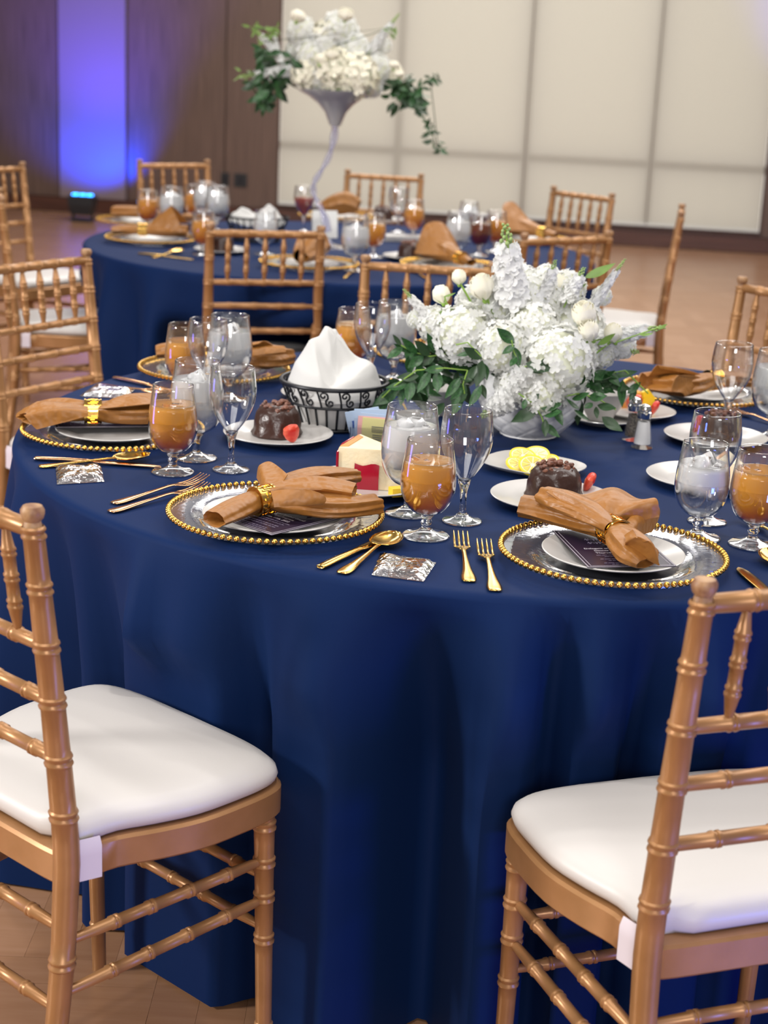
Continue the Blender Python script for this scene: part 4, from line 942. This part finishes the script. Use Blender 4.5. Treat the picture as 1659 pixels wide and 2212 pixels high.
# cup and saucer
q = P(1303, 905, TZ+.008)
plate(q.x, q.y, .078, 'saucer under the white cup behind the flowers at right', 'saucers', name='saucer', cat='saucer')
mb = MB().lathe([(.0005, 0), (.024, 0), (.026, .004), (.034, .018), (.046, .038), (.058, .058), (.060, .060), (.057, .059), (.044, .040), (.032, .020), (.022, .008), (.0005, .006)], 48)
t = thing('cup', 'flared white cup on a saucer, right of the quilted vase', 'cup', (q.x-.006, q.y+.006, TZ+.0055)); obj('cup_body', mb, 'porcelain', t)
q = P(952, 905, TZ); mb = MB().lathe([(.0005, 0), (.026, 0), (.030, .006), (.038, .030), (.040, .052), (.0385, .053), (.036, .030), (.027, .009), (.0005, .005)], 40)
t = thing('cup', 'white cup between the center glasses and the leaves', 'cup', (q.x, q.y+.05, TZ+.0005)); obj('cup_body', mb, 'porcelain', t)
# gold spoon standing in the cup
s_ = cutlery('spoon', 842, 818, 880, 905, 'gold spoon standing up behind the center ice water', 'gold', group=None)
p0 = PY(843, 818, q.y-.02); p1 = PY(886, 918, q.y-.035); d = (p0-p1).normalized(); s_.rotation_mode = 'QUATERNION'; s_.rotation_quaternion = (-d).to_track_quat('Y', 'Z'); s_.location = p0
sugar = P(880, 945, TZ)
t = thing('sugar_bowl', 'white bowl holding the upright gold spoon', 'bowl', (P(900, 940, TZ).x, P(900, 940, TZ).y, TZ+.0005)); obj('bowl_body', MB().lathe([(.0005, 0), (.022, 0), (.025, .004), (.038, .022), (.041, .040), (.0395, .0405), (.036, .023), (.022, .007), (.0005, .005)], 36), 'porcelain', t)
# sugar packet caddy
cd = P(800, 982, TZ); cdx, cdy = cd.x, cd.y+.02
t = thing('packet_caddy', 'clear rectangular caddy of sweetener packets behind the cheesecake', 'caddy', (cdx, cdy, TZ+.0005), radians(-8))
mb = MB()
for a, b, c_, d_ in ((-.036, .036, -.022, -.0195), (-.036, .036, .0195, .022), (-.036, -.0335, -.0195, .0195), (.0335, .036, -.0195, .0195)): mb.box(a, b, c_, d_, 0, .048)
mb.box(-.0335, .0335, -.0195, .0195, 0, .002); obj('glass_box', mb, 'thin_glass', t, smooth=False)
def packet(x, y, z, col, rx, rz, tilt, label, prints):
    tt = thing('sweetener_packet', label, 'packet', (x, y, z), 0, 'sweetener packets'); tt.rotation_euler = (rx, tilt, rz)
    obj('paper_sleeve', MB().rings([[(-.031, -.0012, 0), (.031, -.0012, 0), (.031, .0012, 0), (-.031, .0012, 0)], [(-.032, -.0022, .012), (.032, -.0022, .012), (.032, .0022, .012), (-.032, .0022, .012)], [(-.032, -.0022, .045), (.032, -.0022, .045), (.032, .0022, .045), (-.032, .0022, .045)], [(-.031, -.0006, .062), (.031, -.0006, .062), (.031, .0006, .062), (-.031, .0006, .062)]]), col, tt, smooth=False)
    if prints:
        pm = MB()
        for (a, b, c_, d_) in prints: pm.box(a, b, -.0029, -.0023, c_, d_)
        obj('print', pm, 'print_blue' if col == 'pk_blue' else 'print_dark', tt, smooth=False)
zz = TZ+.004
lines = [(-.014, .026, .046, .0475), (-.014, .02, .043, .0442), (-.014, .024, .040, .0412), (-.014, .018, .037, .0382), (-.012, .026, .031, .0322), (-.012, .022, .027, .0282), (-.012, .026, .023, .0242), (-.010, .018, .017, .0182), (-.012, .024, .012, .0132)]
packet(cdx-.003, cdy+.014, zz+.014, 'pk_blue', radians(12), radians(-8), radians(-14), 'leftmost light blue packet, tilted, rear of the caddy', [(-.022, -.012, .030, .044)])
packet(cdx+.003, cdy+.009, zz+.014, 'pk_blue', radians(10), radians(-8), radians(-3), 'light blue packet in the middle rear of the caddy', [(-.022, -.006, .038, .048)])
packet(cdx+.009, cdy+.004, zz+.006, 'pk_blue', radians(8), radians(-8), radians(2), 'light blue packet right of the others in the caddy', [(-.022, -.012, .03, .04)])
packet(cdx+.007, cdy-.003, zz+.001, 'pk_pink', radians(5), radians(-8), 0, 'pink sweetener packet in the caddy', [])
packet(cdx+.014, cdy-.0095, zz-.001, 'pk_yellow', radians(3), radians(-8), radians(1), 'yellow sweetener packet at the front of the caddy', lines)
# white folded place card behind leaves
q = P(925, 862, TZ)
def tent(x, y, rz, w_, h_, label, z=TZ+.0005, mats='pk_white'):
    t = thing('place_card', label, 'card', (x, y, z), rz); g = lambda s: [[(-w_/2, s*h_*.35, 0), (w_/2, s*h_*.35, 0)], [(-w_/2, 0, h_), (w_/2, 0, h_)]]
    obj('front_leaf', MB().grid(g(-1), .0006), mats, t, smooth=False); obj('back_leaf', MB().grid(g(1), -.0006), mats, t, smooth=False)
tent(q.x, q.y+.08, -.3, .07, .075, 'white folded card behind the leaves left of the flowers')

# ------------------------------------------------------------------ low centrepiece: quilted vase and white flowers
vx, vy = P(1142, 940, TZ).x, P(1142, 940, TZ).y+.010
VS = 1.06
vp = [(.0005, .001), (.048, 0), (.052, .003), (.066, .014), (.082, .032), (.092, .052), (.0965, .072), (.095, .092), (.088, .110), (.078, .122), (.074, .124), (.083, .108), (.089, .09), (.088, .07), (.07, .03), (.0005, .010)]
def quilt(r, z, a, k):
    if r < .05 or k > 60: return r
    u = a*9/(2*pi); v = z/.034; d1 = abs(((u+v) % 1)-.5); d2 = abs(((u-v) % 1)-.5); g = max(0, 1-min(.5-d1, .5-d2)/.10); return r*(1-.030*g**1.2)
vp = [(r*VS, z*VS) for r, z in vp]; vprof = [tuple(q_) for q_ in crom(vp[:10], 7)]+vp[10:]
o = obj('vase', MB().lathe(vprof, 180, rf=quilt), 'ceramic', loc=(vx, vy, TZ+.0005), angle=None); tag(o, 'low white ceramic vase with diamond quilting', 'vase')
arr = thing('flower_arrangement', 'low arrangement of white hydrangeas, ivory roses and green leaves in the quilted vase', 'flowers', (vx, vy, TZ+.12))
O = Vector((vx, vy, TZ+.12))
def floret(mb, c, nrm, s, rg, npet=4, mi=0):
    nrm = Vector(nrm).normalized(); a = nrm.orthogonal().normalized(); b = nrm.cross(a); r0 = rg.uniform(0, 2*pi)
    for k in range(npet):
        t = r0+2*pi*k/npet+rg.uniform(-.15, .15); d = a*cos(t)+b*sin(t); e = nrm.cross(d); l_ = s*rg.uniform(.85, 1.12); cup = rg.uniform(.05, .35)
        vs = [c, c+d*l_*.45+e*l_*.42+nrm*l_*.10, c+d*l_*.92+e*l_*.34+nrm*l_*cup, c+d*l_*1.02+nrm*l_*(cup-.08), c+d*l_*.92-e*l_*.34+nrm*l_*cup, c+d*l_*.45-e*l_*.42+nrm*l_*.10, c+d*l_*.6+nrm*l_*(-.02)]
        mb.add(vs, [(0, 1, 6), (1, 2, 6), (2, 3, 6), (3, 4, 6), (4, 5, 6), (5, 0, 6)], mi)
def hyd_mesh(seed, R=1.0, nf=150, sz=.17, mats=('petal', 'cream')):
    rg = random.Random(seed); mb = MB(); ga = pi*(3-sqrt(5))
    mb.ball((0, 0, 0), R*.80, 14, 10, 1)
    for i in range(nf):
        z = 1-2*(i+.5)/nf*.93; r = sqrt(max(0, 1-z*z)); a = ga*i; d = Vector((r*cos(a), r*sin(a), z)); d += Vector((rg.uniform(-.1, .1),)*3); d.normalize()
        floret(mb, d*R*rg.uniform(.88, 1.0), d+Vector((rg.uniform(-.3, .3), rg.uniform(-.3, .3), rg.uniform(-.3, .3))), sz*rg.uniform(.9, 1.2), rg)
    return mb.mesh('hydrangea', list(mats), True, 70)
HY = [hyd_mesh(1), hyd_mesh(2), hyd_mesh(3, nf=180, sz=.15)]
def place(name, me, parent, Ov, pos, s, rot=(0, 0, 0), sc=(1, 1, 1)):
    o = bpy.data.objects.new(name, me); C.objects.link(o); o.parent = parent; o.location = Vector(pos)-Ov; o.rotation_euler = rot; o.scale = (s*sc[0], s*sc[1], s*sc[2]); return o
rg = random.Random(9)
for px, py, yy, rpx in ((1000, 722, 3.02, 68), (1075, 672, 3.08, 66), (1165, 655, 3.09, 66), (1085, 752, 2.98, 62), (1205, 782, 2.965, 82), (1150, 712, 3.02, 62), (1245, 705, 3.07, 62), (1030, 660, 3.10, 48), (1170, 850, 2.95, 60), (940, 700, 3.05, 40), (1110, 835, 2.96, 44), (1265, 760, 3.05, 50), (1120, 610, 3.12, 42), (1340, 745, 3.07, 34), (1225, 625, 3.10, 42), (1180, 600, 3.12, 30), (900, 690, 3.06, 22), (1300, 640, 3.1, 22), (1300, 770, 3.04, 28)):
    p = PY(px, py, yy); s = rpx*yy*1.02/FPX; place('hydrangea', rg.choice(HY), arr, O, p, s, (rg.uniform(-.3, .3), rg.uniform(-.3, .3), rg.uniform(0, 6)))
def rose_mesh(seed):
    rg = random.Random(seed); mb = MB()
    for layer, (k, R, h, op) in enumerate(((2, .30, 1.25, .0), (3, .48, 1.22, .05), (3, .62, 1.12, .12), (4, .74, 1.0, .25))):
        for i in range(k):
            a0 = 2*pi*i/k+layer*.7; span = 2*pi/k*1.35; g = []
            for u in range(9):
                t = u/8; row = []
                for v in range(9):
                    q = v/8-.5; a = a0+span*q; edge = 1-(2*abs(q))**3*.25; r = R*(.25+.95*sin(min(1, t*1.25)*pi/2))*(1-.22*max(0, t-.55)/.45)+op*max(0, t-.7)**1.2+.02*layer*abs(q); row.append((r*cos(a), r*sin(a), h*t*edge-.0))
                g.append(row)
            mb.grid(g, .02)
    for i in range(5):
        a = 2*pi*i/5; mb.add([(.2*cos(a-.4), .2*sin(a-.4), -.02), (.2*cos(a+.4), .2*sin(a+.4), -.02), (.85*cos(a), .85*sin(a), .25)], [(0, 1, 2)], 1)
    mb.ball((0, 0, -.02), .22, 8, 6, 1); return mb.mesh('rose', ['ivory', 'stem'], True, 60)
RO = [rose_mesh(1), rose_mesh(2)]
def stem_(parent, Ov, pts, r=.0022, mat='stem', name='stem'): return obj(name, MB().tube([Vector(p)-Ov for p in pts], r, 6), mat, parent)
for px, py, yy, rpx, tl in ((1048, 632, 3.03, 36, (-.2, -.4, 0)), (1098, 628, 3.03, 36, (-.1, .5, 0)), (958, 645, 3.04, 26, (.1, -.9, 0)), (992, 606, 3.06, 21, (0, -.2, 0)), (1268, 690, 2.98, 36, (-.5, .3, 0)), (1282, 722, 2.96, 30, (-.8, .3, 0)), (1330, 728, 3.0, 27, (-.3, .4, 0)), (1205, 625, 3.08, 28, (0, .4, 0))):
    p = PY(px, py, yy); s = rpx*yy/FPX; place('rose', rg.choice(RO), arr, O, p-Vector((0, 0, .4*s)), s, (tl[0]*.6, tl[1]*.6, rg.uniform(0, 6)), (.88, .88, 1.25))
    stem_(arr, O, [p+Vector((0, 0, -.002)), p.lerp(O, .3)+Vector((0, 0, -.02)), O+Vector((rg.uniform(-.03, .03), 0, -.03))])
def stock_mesh(seed, n=34, mats=('petal', 'stem', 'bud')):
    """unit-height flower spike along +z"""
    rg = random.Random(seed); mb = MB(); mb.tube([(0, 0, -.2), (.02, 0, .3), (0, .01, .7), (0, 0, 1.0)], [.022, .022, .016, .01], 6, mi=1)
    for i in range(n):
        t = i/n; z = .02+.72*t; a = i*2.4; r = .20*(1-.45*t); c = Vector((r*cos(a), r*sin(a), z)); nr = Vector((cos(a), sin(a), .35)); floret(mb, c*1.0, nr, .15*(1-.3*t), rg, 5); floret(mb, c+nr*.02, nr+Vector((.3, .2, .1)), .10*(1-.3*t), rg, 5)
    for i in range(16):
        z = .76+.26*i/16; a = i*2.4; r = .075*(1-.6*i/16); mb.ball((r*cos(a), r*sin(a), z), .034*(1-.4*i/16), 6, 5, 2)
    return mb.mesh('stock_flower', list(mats), True, 70)
ST = [stock_mesh(4), stock_mesh(5)]
def spike(parent, Ov, pa_, pb_, me=None, name='stock_flower', sc=1.0):
    d = pb_-pa_; o = bpy.data.objects.new(name, me or rg.choice(ST)); C.objects.link(o); o.parent = parent; o.location = pa_-Ov; o.rotation_mode = 'QUATERNION'; o.rotation_quaternion = d.to_track_quat('Z', 'Y'); o.scale = (d.length*sc, d.length*sc, d.length); return o
for a, b, yy, sc in (((1105, 650), (1092, 485), 3.03, 1.0), ((1178, 640), (1200, 562), 3.05, .9), ((1225, 650), (1262, 578), 3.04, 1.0), ((1280, 660), (1350, 560), 3.06, .42), ((1290, 735), (1435, 706), 3.02, .6), ((930, 690), (872, 625), 3.04, .6), ((1100, 860), (1040, 900), 2.93, 1.6), ((1140, 800), (1085, 880), 2.93, 1.2), ((1300, 760), (1380, 760), 3.05, 1.0), ((1060, 620), (1075, 590), 3.06, 1.6)):
    spike(arr, O, PY(a[0], a[1], yy), PY(b[0], b[1], yy), sc=sc)
# leaves: each its own blade, on leafy branches
def leaf_mesh(mat, w_=.48):
    g = []
    for i in range(9):
        t = i/8; hw = w_*.5*sin(pi*t**.85)*(1-.15*t); row = []
        for j in range(5):
            q = -1+j/2; row.append((hw*q, t, .10*abs(q)*hw*2-.10*sin(pi*t)*.8+.0))
        g.append(row)
    return MB().grid(g).mesh('leaf', mat, True, 80)
LM = [leaf_mesh('leaf'), leaf_mesh('leaf', .36), leaf_mesh('leaf2', .46)]; LML = leaf_mesh('leaf_light', .3)
def leaf(parent, Ov, a, b, me, face=None, roll=0.0):
    d = b-a; y = d.normalized(); v = face or (CP-a).normalized()+Vector((0, 0, .6)); z = (v-y*v.dot(y)).normalized(); x = y.cross(z); L_ = d.length
    m = Matrix((x*L_, y*L_, z*L_)).transposed().to_4x4(); m = Matrix.Translation(a-Ov) @ m @ Matrix.Rotation(roll, 4, 'Y')
    o = bpy.data.objects.new('leaf', me); C.objects.link(o); o.parent = parent; o.matrix_basis = m; return o
def branch(parent, Ov, path, yy, leaves, mat='stem', light=False):
    """path: pixels of the stalk on the plane yy; leaves: (bx,by,tx,ty)"""
    pts = [PY(x, y, yy) for x, y in path]; br = obj('leafy_branch', MB().tube([p-Ov for p in pts], .0014, 5), mat, parent)
    for l_ in leaves:
        dy = rg.uniform(-.012, .012); leaf(br, Ov, PY(l_[0], l_[1], yy), PY(l_[2], l_[3], yy-.012+dy), LML if light else rg.choice(LM), roll=rg.uniform(-.35, .35))
branch(arr, O, [(1010, 800), (960, 795), (900, 800), (850, 835), (825, 860)], 2.99, [(960, 795, 915, 800), (930, 800, 900, 850), (905, 812, 855, 815), (880, 830, 832, 838), (860, 842, 808, 875), (838, 850, 800, 905), (945, 800, 945, 850), (890, 822, 880, 870), (870, 835, 865, 880), (915, 810, 925, 860)])
branch(arr, O, [(985, 760), (930, 770), (890, 760), (865, 745)], 3.02, [(960, 765, 925, 740), (930, 768, 895, 735), (905, 765, 866, 728), (890, 762, 850, 742), (875, 752, 842, 760), (940, 770, 900, 790), (915, 768, 880, 795), (985, 765, 945, 785), (870, 748, 835, 775), (965, 762, 955, 725), (945, 768, 922, 718), (868, 746, 848, 722)])
branch(arr, O, [(1040, 770), (1010, 740), (985, 745)], 2.94, [(1042, 775, 1000, 750), (1020, 760, 985, 768), (1042, 778, 1028, 838), (1030, 790, 1005, 830), (1046, 785, 1052, 822)])
branch(arr, O, [(1130, 800), (1110, 760), (1105, 735)], 2.925, [(1112, 742, 1073, 708), (1112, 745, 1084, 765), (1112, 750, 1122, 795), (1115, 770, 1102, 792)])
branch(arr, O, [(1125, 795), (1140, 790), (1160, 795)], 2.92, [(1135, 785, 1198, 798), (1140, 792, 1180, 806), (1165, 785, 1182, 772)])
branch(arr, O, [(1120, 850), (1150, 870), (1170, 900), (1178, 925)], 2.915, [(1162, 882, 1103, 912), (1150, 868, 1165, 850), (1172, 895, 1215, 888), (1178, 905, 1178, 945), (1176, 915, 1210, 945), (1200, 880, 1216, 920), (1165, 880, 1215, 872), (1150, 870, 1180, 872), (1135, 862, 1130, 885)])
branch(arr, O, [(1200, 860), (1250, 850), (1290, 860), (1330, 885)], 2.93, [(1235, 862, 1275, 848), (1270, 858, 1312, 855), (1240, 885, 1275, 908), (1290, 875, 1332, 882), (1288, 878, 1290, 905), (1300, 900, 1345, 932), (1252, 882, 1222, 860), (1280, 870, 1262, 882)])
branch(arr, O, [(1250, 820), (1300, 810), (1350, 800), (1400, 850)], 3.04, [(1290, 820, 1330, 800), (1310, 800, 1340, 835), (1300, 830, 1330, 850), (1330, 810, 1378, 802), (1355, 850, 1385, 825), (1375, 840, 1358, 866), (1330, 835, 1290, 850), (1345, 815, 1300, 800), (1280, 800, 1262, 850)])
branch(arr, O, [(1010, 800), (1000, 830), (1005, 860)], 2.93, [(1040, 832, 1012, 880), (1005, 835, 970, 865), (995, 815, 960, 862), (1000, 850, 975, 900), (985, 870, 1010, 850), (960, 870, 930, 905), (1040, 830, 1050, 862), (1020, 822, 990, 812)])
branch(arr, O, [(960, 640), (975, 690)], 3.03, [(955, 668, 948, 700), (960, 640, 985, 632)], light=True)
branch(arr, O, [(1215, 625), (1240, 620)], 3.05, [(1215, 640, 1268, 612), (1230, 630, 1200, 655), (1262, 600, 1330, 568)], light=True)
branch(arr, O, [(1330, 740), (1400, 715), (1430, 705)], 2.99, [(1290, 745, 1330, 720), (1420, 710, 1442, 700), (1380, 722, 1412, 720)], light=True)
fillb = obj('leafy_branch', MB().tube([(-.02, 0, -.02), (0, 0, .0)], .002, 5), 'leaf2', arr)
for i in range(46):          # foliage collar between the vase and the blooms
    a = rg.uniform(0, 2*pi); r = rg.uniform(.05, .10); p = O+Vector((r*cos(a), r*sin(a), rg.uniform(-.002, .03))); q_ = p+Vector((cos(a)*rg.uniform(.04, .08), sin(a)*rg.uniform(.04, .08), rg.uniform(-.03, .03)))
    leaf(fillb, O, p, q_, rg.choice(LM), roll=rg.uniform(-.6, .6))

def bushy(parent, Ov, centres, n, ln, yy, mats, dep=.09):
    br = obj('leafy_branch', MB().tube([PY(x, y, yy)-Ov for x, y, _, _ in centres]+[PY(centres[-1][0]+2, centres[-1][1], yy)-Ov], .0016, 5), 'leaf2', parent)
    for i in range(n):
        cx, cy, rx, ry = rg.choice(centres); a = rg.uniform(0, 2*pi); q = sqrt(rg.random()); x, y = cx+rx*q*cos(a), cy+ry*q*sin(a); y0 = yy+rg.uniform(-dep, dep)
        p = PY(x, y, y0); th = rg.uniform(0, 2*pi); q_ = p+Vector((cos(th), rg.uniform(-.5, .5), sin(th)*.8-.25))*ln*rg.uniform(.7, 1.2); leaf(br, Ov, p, q_, rg.choice(mats), roll=rg.uniform(-.8, .8))
bushy(arr, O, [(930, 770, 40, 25), (970, 800, 40, 35), (900, 760, 30, 30), (890, 830, 30, 25), (1000, 820, 25, 25)], 46, .05, 3.05, [LM[2], LM[0]], .02)
bushy(arr, O, [(1280, 830, 35, 22), (1320, 815, 28, 22), (1240, 845, 30, 15), (1180, 855, 30, 12)], 26, .045, 3.03, [LM[2], LM[0]], .02)
# ------------------------------------------------------------------ tall centrepiece on the back table
tv = (-.2, 5.93); YV = 5.93
t = thing('trumpet_vase', 'tall trumpet vase with a frosted bowl and a curving clear twisted stem', 'vase', (tv[0]-.04, tv[1], TZ+.0005)); TO = Vector((tv[0]-.04, tv[1], TZ+.0005))
path = [(724, 262), (723, 285), (717, 318), (705, 350), (688, 378), (678, 398), (678, 418), (688, 440), (700, 465), (708, 500)]
pp = [PY(x, y, YV) for x, y in path]; pp = [Vector(q_) for q_ in crom([tuple(p) for p in pp], 5)]
pp = [p for p in pp if p.z > TZ+.016]
for s_i in (0, pi):
    g2 = [p+Vector((.0062*cos(k*.45+s_i), .0062*sin(k*.45+s_i), 0)) for k, p in enumerate(pp)]; obj('twisted_stem', MB().tube([p-TO for p in g2], [.013-.007*min(1, k/12) if k < 12 else .006+.006*max(0, (k-len(pp)+12)/12) for k in range(len(pp))], 10), 'vase_glass', t)
bb = PY(724, 268, YV)
obj('vase_bowl', MB().lathe([(.0005, -.005), (.020, -.005), (.026, .010), (.038, .040), (.062, .068), (.095, .092), (.134, .112), (.139, .118), (.134, .119), (.09, .098), (.05, .066), (.0005, .03)], 48, (bb-TO)), 'frosted', t)
fb = pp[-1]-TO
obj('base', MB().lathe([(.0005, 0), (.075, 0), (.078, .003), (.05, .008), (.022, .013), (.014, .03), (.0005, .032)], 36, (fb.x, 0, 0)), 'vase_glass', t)
ta = thing('flower_arrangement', 'tall white and green flower arrangement on the trumpet vase, back table', 'flowers', PY(725, 195, YV)); TA = PY(725, 195, YV)
HYC = [hyd_mesh(6, nf=90, sz=.24, mats=('ivory', 'cream')), hyd_mesh(7, nf=80, sz=.26, mats=('ivory', 'cream'))]; HYL = HY+HYC
for px, py, dy, rpx in ((650, 70, 0, 34), (735, 68, .02, 44), (705, 80, .0, 34), (700, 100, 0, 44), (760, 110, 0, 42), (670, 120, -.03, 38), (720, 150, -.05, 46), (770, 165, -.06, 48), (660, 160, -.05, 34), (690, 165, -.04, 34), (810, 150, -.02, 36), (640, 110, .02, 26), (800, 185, -.04, 28), (830, 100, 0, 18), (850, 160, .0, 22), (600, 120, 0, 10)):
    p = PY(px, py, YV+dy); place('hydrangea', rg.choice(HYL), ta, TA, p, rpx*p.y*1.0/FPX, (rg.uniform(-.4, .4), rg.uniform(-.4, .4), rg.uniform(0, 6)), (1, .9, 1))
for px, py, rpx in ((640, 48, 20), (745, 44, 20), (850, 150, 14), (862, 168, 12), (690, 140, 18), (718, 128, 18)):
    p = PY(px, py, YV-.10); place('rose', rg.choice(RO), ta, TA, p, rpx*p.y/FPX, (rg.uniform(-.5, .1), rg.uniform(-.5, .5), rg.uniform(0, 6)))
for a, b in (((800, 110), (862, 30)), ((610, 130), (550, 60)), ((640, 150), (520, 165)), ((600, 110), (590, 60))):
    spike(ta, TA, PY(a[0], a[1], YV-.04), PY(b[0], b[1], YV-.02), sc=.45)
bushy(ta, TA, [(625, 150, 22, 30), (590, 145, 35, 40), (570, 130, 30, 30), (580, 185, 32, 30), (610, 170, 25, 30), (572, 215, 15, 20)], 120, .052, YV-.02, LM)
bushy(ta, TA, [(858, 205, 22, 26), (885, 190, 30, 26), (895, 215, 25, 22), (860, 190, 20, 20)], 95, .045, YV-.02, [LM[2], LM[0]])
bushy(ta, TA, [(885, 220, 22, 20), (905, 240, 14, 14), (920, 262, 12, 14), (932, 285, 10, 12), (940, 305, 8, 10), (947, 325, 6, 6), (930, 175, 10, 8), (940, 170, 8, 8)], 56, .032, YV-.02, [LM[1], LM[2]])
bushy(ta, TA, [(550, 60, 10, 10), (590, 65, 10, 12), (570, 90, 16, 12), (845, 60, 10, 16), (530, 160, 12, 16), (700, 195, 60, 6), (760, 190, 40, 8)], 50, .035, YV-.06, [LML])

# ------------------------------------------------------------------ settings on the back table
def far_setting(px, py, rot, label_c, label_n, style=0, z=TZ):
    c = P(px, py, TZ+.017); charger(c.x, c.y, label_c, GD, False); plate(c.x, c.y, .098, label_c.replace('gold-rimmed charger', 'white plate on the charger'), GW+' of the back table', z=TZ+.0046, name='salad_plate', n=32)
    cs, sn = cos(rot), sin(rot)
    def T_(u, v, z_, *r): return (c.x+u*cs-v*sn, c.y+u*sn+v*cs, z_, *r)
    mb = MB()
    if style == 0:
        loft(mb, [T_(-.14, 0, .79, .022, .012, .1), T_(-.09, 0, .795, .028, .016, .1), T_(-.03, 0, .797, .018, .018, .02), T_(.04, 0, .80, .042, .022, .12), T_(.13, 0, .80, .050, .02, .12)], n=24, seg=4, zmin=Z1)
        fan(mb, [T_(-.02, -.01, .81), T_(-.02, .01, .81)], [T_(.12, -.06, .80), T_(.07, 0, .89), T_(.12, .06, .82)], .004, 1.4, n=24, m_=8)
    elif style == 1:
        loft(mb, [T_(-.12, 0, .79, .02, .012, .1), T_(-.06, 0, .797, .018, .018, .02), T_(.03, 0, .81, .045, .035, .1), T_(.12, 0, .80, .06, .03, .12)], n=24, seg=4, zmin=Z1)
        fan(mb, [T_(-.04, -.02, .80), T_(-.04, .02, .80)], [T_(.06, -.10, .79), T_(.08, -.03, .895), T_(.10, .03, .89), T_(.06, .10, .80)], .004, 1.5, n=24, m_=8)
    elif style == 3:
        loft(mb, [T_(-.12, 0, .79, .022, .012, .1), T_(-.06, 0, .797, .018, .018, .02), T_(.02, 0, .80, .038, .022, .12), T_(.10, 0, .798, .045, .02, .12)], n=24, seg=4, zmin=Z1)
    else:
        loft(mb, [T_(-.07, 0, .795, .03, .02, .1), T_(-.02, 0, .81, .045, .04, .1), T_(.04, 0, .825, .05, .045, .12), T_(.09, 0, .81, .035, .03, .1)], n=24, seg=4, zmin=Z1)
    k = sum((Vector(v) for v in mb.v), Vector())/len(mb.v); k.z = min(v[2] for v in mb.v); mb.v = [tuple(Vector(v)-k) for v in mb.v]
    tag(obj('napkin', mb, 'bronze', angle=50, loc=k), label_n, 'napkin', 'bronze satin napkins of the back table')
    rp = Vector(T_(-.03 if style == 0 else -.06, 0, .797)); tt = thing('napkin_ring', label_n.split(',')[0].replace('bronze napkin', 'gold cuff on the napkin'), 'napkin ring', rp, 0, 'gold Greek-key napkin rings'); tt.rotation_mode = 'QUATERNION'; tt.rotation_quaternion = Vector((cs, sn, 0)).to_track_quat('Z', 'Y')
    for me, nm in zip(_rg, ('cuff', 'cuff_edge', 'greek_key')): obj(nm, me, None, tt)
far_setting(327, 515, 0.0, 'gold-rimmed charger at the left front of the back table', 'bronze napkin at the left front of the back table, rising to a peak', 0)
far_setting(300, 476, 3.0, 'gold-rimmed charger at the far left of the back table', 'bronze napkin at the far left of the back table, before the blue light', 3)
far_setting(668, 568, 1.2, 'gold-rimmed charger behind the middle gold chair', 'bronze napkin behind the middle gold chair, rounded', 2)
far_setting(970, 572, 2.2, 'gold-rimmed charger at the front right of the back table', 'bronze napkin at the front right of the back table, standing cone', 1)
far_setting(1140, 515, 2.6, 'gold-rimmed charger at the right of the back table', 'bronze napkin at the right of the back table, dark folds', 1)
far_setting(728, 466, -.2, 'gold-rimmed charger at the far side of the back table', 'bronze napkin at the far side of the back table, right of the vase', 2)
GPB = 'white dessert plates on the back table'
for i, (px, py, lab) in enumerate(((885, 555, 'behind the center-right gold chair'), (478, 540, 'behind the left gold chair'), (826, 474, 'at the far side'))):
    q = P(px, py, TZ+.01); plate(q.x, q.y, .095, 'dessert plate on the back table, '+lab, GPB, n=32); dome_cake(q.x, q.y, TZ+.0056, 'chocolate dome cake on the back table, '+lab, .042, .055, 'chocolate dome cakes of the back table', 20)
q = P(860, 520, TZ); t = thing('serving_tray', 'white rectangular dish at the middle of the back table', 'dish', (q.x, q.y, TZ+.0005), .1)
obj('tray_body', MB().rings([[(x*s, y*s, z) for x, y in ((-.09, -.05), (.09, -.05), (.09, .05), (-.09, .05))] for s, z in ((.8, 0), (1, .018), (1.0, .020), (.93, .018), (.75, .005))]), 'porcelain', t)
q = P(700, 512, TZ); tent(q.x, q.y, .15, .095, .10, 'white table card standing before the vase on the back table')
q = P(555, 470, TZ+.085)
t = thing('bread_basket', 'black wire basket with white linen on the back table', 'basket', (q.x, q.y, TZ+.0006))
for z, r in ((.004, .003), (.050, .003), (.088, .004)): obj('hoop', MB().tube([(x*1.15, y, z_) for x, y, z_ in circ(BR(z), z, 32)], r, 6, cap=False), 'black_wire', t)
for i in range(26): a = 2*pi*i/26; obj('bar', MB().tube([(BR(z)*cos(a)*1.15, BR(z)*sin(a), z) for z in (.004, .05, .088)], .0026, 5), 'black_wire', t)
g = []
for i in range(16):
    s = i/15; g.append([])
    for j in range(49):
        a = 2*pi*j/48; x, y = .105*s*cos(a), .09*s*sin(a); z = .085+.05*math.exp(-((x-.045)**2+y*y)/.0012)+.035*math.exp(-((x+.05)**2+y*y)/.0015)+.004*sin(5*a+20*s)*s-.02*max(0, s-.85)/.15; g[-1].append((x, y, z))
o = obj('linen_napkin', MB().grid(g), 'white_linen', angle=None, loc=(q.x, q.y, TZ)); tag(o, 'white linen cloth in the basket on the back table', 'napkin')
cutb = dict(group='gold cutlery on the back table')
cutlery('knife', 300, 548, 395, 556, 'gold knife at the left front of the back table', **cutb); cutlery('spoon', 330, 556, 412, 538, 'gold spoon at the left front of the back table', **cutb)
cutlery('fork', 925, 602, 868, 570, 'gold fork behind the center-right gold chair', **cutb); cutlery('knife', 745, 600, 790, 560, 'gold knife between the two middle chairs, back table', **cutb)
for px, py, lab in ((572, 550, 'left'), (1010, 520, 'right')):
    q = P(px, py, TZ); glass('tea', 'water', q.x, q.y, 'short goblet of icy water on the back table, '+lab+' of the middle', G2, False)
